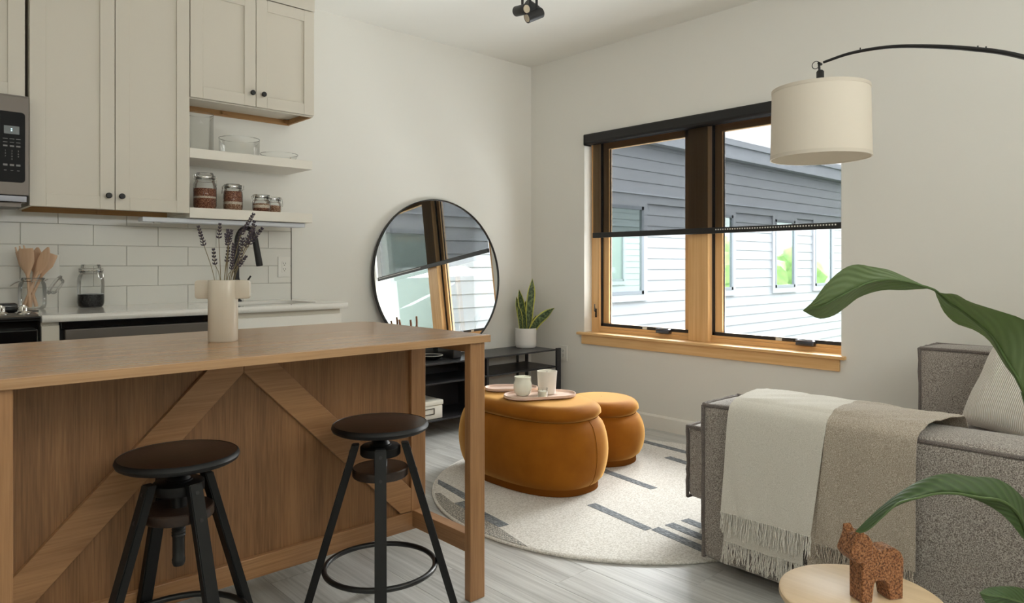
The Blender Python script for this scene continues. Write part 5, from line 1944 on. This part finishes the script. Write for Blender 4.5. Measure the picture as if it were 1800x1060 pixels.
# ------------------------------------------------------------------ big leaved plant at the right edge
LEAF_A = {
  'U': [(-2.5, -3.393, 1.035), (-2.502, -3.418, 1.058), (-2.492, -3.441, 1.095), (-2.466, -3.465, 1.126), (-2.434, -3.481, 1.136), (-2.389, -3.496, 1.131), (-2.34, -3.514, 1.124), (-2.302, -3.536, 1.108), (-2.261, -3.574, 1.082), (-2.277, -3.6, 1.073), (-2.289, -3.63, 1.072), (-2.29, -3.656, 1.057), (-2.257, -3.701, 1.038), (-2.207, -3.734, 1.019), (-2.139, -3.756, 0.982), (-2.094, -3.743, 0.915), (-2.085, -3.71, 0.847)],
  'M': [(-2.5, -3.393, 1.035), (-2.486, -3.419, 1.042), (-2.475, -3.443, 1.056), (-2.453, -3.464, 1.073), (-2.425, -3.476, 1.085), (-2.392, -3.493, 1.097), (-2.352, -3.517, 1.103), (-2.308, -3.537, 1.098), (-2.261, -3.574, 1.082), (-2.249, -3.586, 1.07), (-2.232, -3.601, 1.049), (-2.211, -3.62, 1.032), (-2.168, -3.661, 0.983), (-2.143, -3.677, 0.942), (-2.123, -3.688, 0.912), (-2.105, -3.699, 0.883), (-2.085, -3.71, 0.847)],
  'L': [(-2.5, -3.393, 1.035), (-2.465, -3.398, 1.022), (-2.429, -3.404, 1.014), (-2.387, -3.416, 1.021), (-2.345, -3.427, 1.04), (-2.324, -3.447, 1.061), (-2.309, -3.488, 1.077), (-2.293, -3.53, 1.078), (-2.261, -3.574, 1.081), (-2.229, -3.577, 1.062), (-2.195, -3.581, 1.028), (-2.162, -3.597, 1.0), (-2.144, -3.628, 0.986), (-2.129, -3.655, 0.961), (-2.112, -3.679, 0.91), (-2.098, -3.695, 0.88), (-2.085, -3.71, 0.847)],
}
LEAF_B = {
  'U': [(-2.561, -3.527, 0.606), (-2.545, -3.536, 0.621), (-2.504, -3.553, 0.647), (-2.453, -3.573, 0.671), (-2.388, -3.593, 0.687), (-2.317, -3.618, 0.691), (-2.232, -3.642, 0.673), (-2.144, -3.669, 0.656), (-2.065, -3.687, 0.621), (-2.006, -3.702, 0.574), (-1.985, -3.708, 0.519), (-2.012, -3.71, 0.48)],
  'M': [(-2.561, -3.527, 0.606), (-2.555, -3.547, 0.614), (-2.528, -3.571, 0.646), (-2.499, -3.585, 0.664), (-2.461, -3.607, 0.67), (-2.411, -3.626, 0.672), (-2.345, -3.646, 0.662), (-2.277, -3.668, 0.644), (-2.199, -3.686, 0.625), (-2.14, -3.7, 0.596), (-2.089, -3.707, 0.555), (-2.037, -3.714, 0.488)],
  'L': [(-2.561, -3.527, 0.606), (-2.54, -3.533, 0.599), (-2.503, -3.554, 0.622), (-2.473, -3.568, 0.642), (-2.433, -3.592, 0.655), (-2.377, -3.616, 0.66), (-2.311, -3.637, 0.649), (-2.242, -3.66, 0.626), (-2.175, -3.681, 0.592), (-2.118, -3.694, 0.554), (-2.077, -3.704, 0.518), (-2.037, -3.714, 0.488)],
}
LEAF_C = {
  'U': [(-2.358, -3.689, 0.475), (-2.323, -3.694, 0.475), (-2.262, -3.71, 0.465), (-2.17, -3.727, 0.436), (-2.084, -3.752, 0.386), (-2.006, -3.77, 0.315)],
  'M': [(-2.358, -3.689, 0.475), (-2.344, -3.701, 0.47), (-2.295, -3.72, 0.456), (-2.207, -3.734, 0.418), (-2.114, -3.752, 0.365), (-2.006, -3.77, 0.315)],
  'L': [(-2.358, -3.689, 0.475), (-2.348, -3.698, 0.454), (-2.302, -3.714, 0.421), (-2.223, -3.732, 0.383), (-2.114, -3.752, 0.34), (-2.006, -3.77, 0.315)],
}

pp = thing('leafy_plant', 'big leaved green plant reaching in from the right edge', 'potted plant', (-1.985, -3.80, 0))
obj('pot', lathe([(0, 0), (0.105, 0), (0.112, 0.006), (0.135, 0.262), (0.135, 0.270), (0.127, 0.270), (0.122, 0.22), (0, 0.22)], 44), M['ceramic'], pp, smooth=True, local=True)
obj('soil', lathe([(0, 0.245), (0.122, 0.242)], 28), M['soil'], pp, smooth=True, local=True)


def leaf(data, n=44, m=6):
    U, Mi, L = (smooth_curve(data[k], n) for k in 'UML')
    rows, uvs = [], []
    for i_ in range(n):
        q = i_ / (n - 1)
        row, uv = [], []
        a, c, d = U[i_], Mi[i_], L[i_]
        for j in range(m + 1):
            u = j / m
            p = a.lerp(c, u) + Vector((0, 0, 0.05)) * 0.0
            bow = 4 * u * (1 - u) * (a - c).length * 0.10
            p = p + Vector((0.2, 0.25, 0.9)).normalized() * bow * 0.6
            row.append(p)
            uv.append((-(1 - u), q))
        for j in range(1, m + 1):
            u = j / m
            p = c.lerp(d, u)
            bow = 4 * u * (1 - u) * (d - c).length * 0.10
            p = p + Vector((-0.3, -0.25, 0.5)).normalized() * bow * 0.6
            row.append(p)
            uv.append((u, q))
        rows.append(row)
        uvs.append(uv)
    return grid_mesh(rows, uvs)


for data, stalk in ((LEAF_A, [(-2.085, -3.71, 0.847), (-2.045, -3.735, 0.70), (-2.005, -3.78, 0.45), (-1.985, -3.80, 0.235)]),
                    (LEAF_B, [(-2.034, -3.713, 0.485), (-2.010, -3.745, 0.38), (-1.990, -3.79, 0.235)]),
                    (LEAF_C, [(-2.006, -3.77, 0.315), (-1.985, -3.80, 0.27), (-1.980, -3.81, 0.235)])):
    lf = obj('leaf', leaf(data), M['leaf'], pp, smooth=True, sharp=180)
    k = len(data['M'])
    mid = smooth_curve([Vector(p) for p in data['M']], 40)
    obj('midrib', tube([p + Vector((-0.002, -0.002, 0)) for p in mid], [0.0010 + 0.0035 * (q / 39) for q in range(40)], 8), M['petiole'], lf, smooth=True)
    obj('stalk', tube(smooth_curve(stalk, 16), [0.0055 + 0.002 * q / 15 for q in range(16)], 10), M['petiole'], pp, smooth=True)

# ------------------------------------------------------------------ ceiling spots
tk = thing('ceiling_spotlight', 'black ceiling spotlight cluster with three swivel heads', 'ceiling lamp', (-1.30, -1.33, H))
CX, CY = -1.30, -1.33
obj('canopy', lathe([(0, 0), (0.075, 0), (0.075, -0.022), (0.070, -0.026), (0, -0.026)], 40, (CX, CY, H - 0.0003)), M['blackmatte'], tk, smooth=True)


def spot(top, aim_from, aim_to, r, parent):
    a, c = Vector(aim_from), Vector(aim_to)
    mid = a.lerp(c, 0.45)
    b = cyl((top[0], top[1], H - 0.026), (top[0], top[1], max(a.z, c.z) - 0.004), 0.0075, 12)
    h = obj('stem', b, M['blackmatte'], parent, smooth=True)
    d = (c - a).normalized()
    body = tube([a, a + d * 0.004, c - d * 0.004, c], [r * 0.88, r, r, r * 0.97], 28)
    sp0 = obj('spot_head', body, M['blackmatte'], parent, smooth=True)
    ln = tube([c - d * 0.001, c + d * 0.0015], [r * 0.80, r * 0.76], 24)
    obj('lens', ln, M['lens'], sp0, smooth=True)


def cpt(l, d, z):     # a point l across and d deep of the cluster's middle
    return Vector((CX, CY, z)) + R_ * l + F_ * d


spot(cpt(-0.052, 0.01, 0), cpt(-0.088, 0.030, 2.548), cpt(-0.030, -0.045, 2.534), 0.028, tk)
spot(cpt(0.026, 0.00, 0), cpt(0.055, 0.02, 2.540), cpt(-0.028, -0.02, 2.493), 0.029, tk)
spot(cpt(-0.010, 0.055, 0), cpt(-0.030, 0.060, 2.60), cpt(0.030, 0.10, 2.575), 0.031, tk)

# ------------------------------------------------------------------ two unseen windows on solid walls, added to go with the fill lamps
for nm, rot, loc, (w_, h_) in (('added_window_2', 0, (-2.6, RY0 + 0.005, 1.75), (3.3, 1.8)), ('added_window_3', -PI / 2, (RX0 + 0.005, -5.2, 1.7), (2.1, 1.6))):
    wo = thing(nm, kind='structure', loc=loc, rotz=rot)
    g = new()
    for (a0, a1, c0, c1) in ((-w_ / 2 - 0.08, w_ / 2 + 0.08, -h_ / 2 - 0.08, -h_ / 2), (-w_ / 2 - 0.08, w_ / 2 + 0.08, h_ / 2, h_ / 2 + 0.08), (-w_ / 2 - 0.08, -w_ / 2, -h_ / 2, h_ / 2), (w_ / 2, w_ / 2 + 0.08, -h_ / 2, h_ / 2), (-0.04, 0.04, -h_ / 2, h_ / 2)):
        box(g, a0, a1, 0.0, 0.05, c0, c1)
    obj('window_frame', g, M['pine_z'], wo, local=True)
    obj('pane', bx(-w_ / 2, w_ / 2, 0.004, 0.010, -h_ / 2, h_ / 2), M['outpane'], wo, local=True)
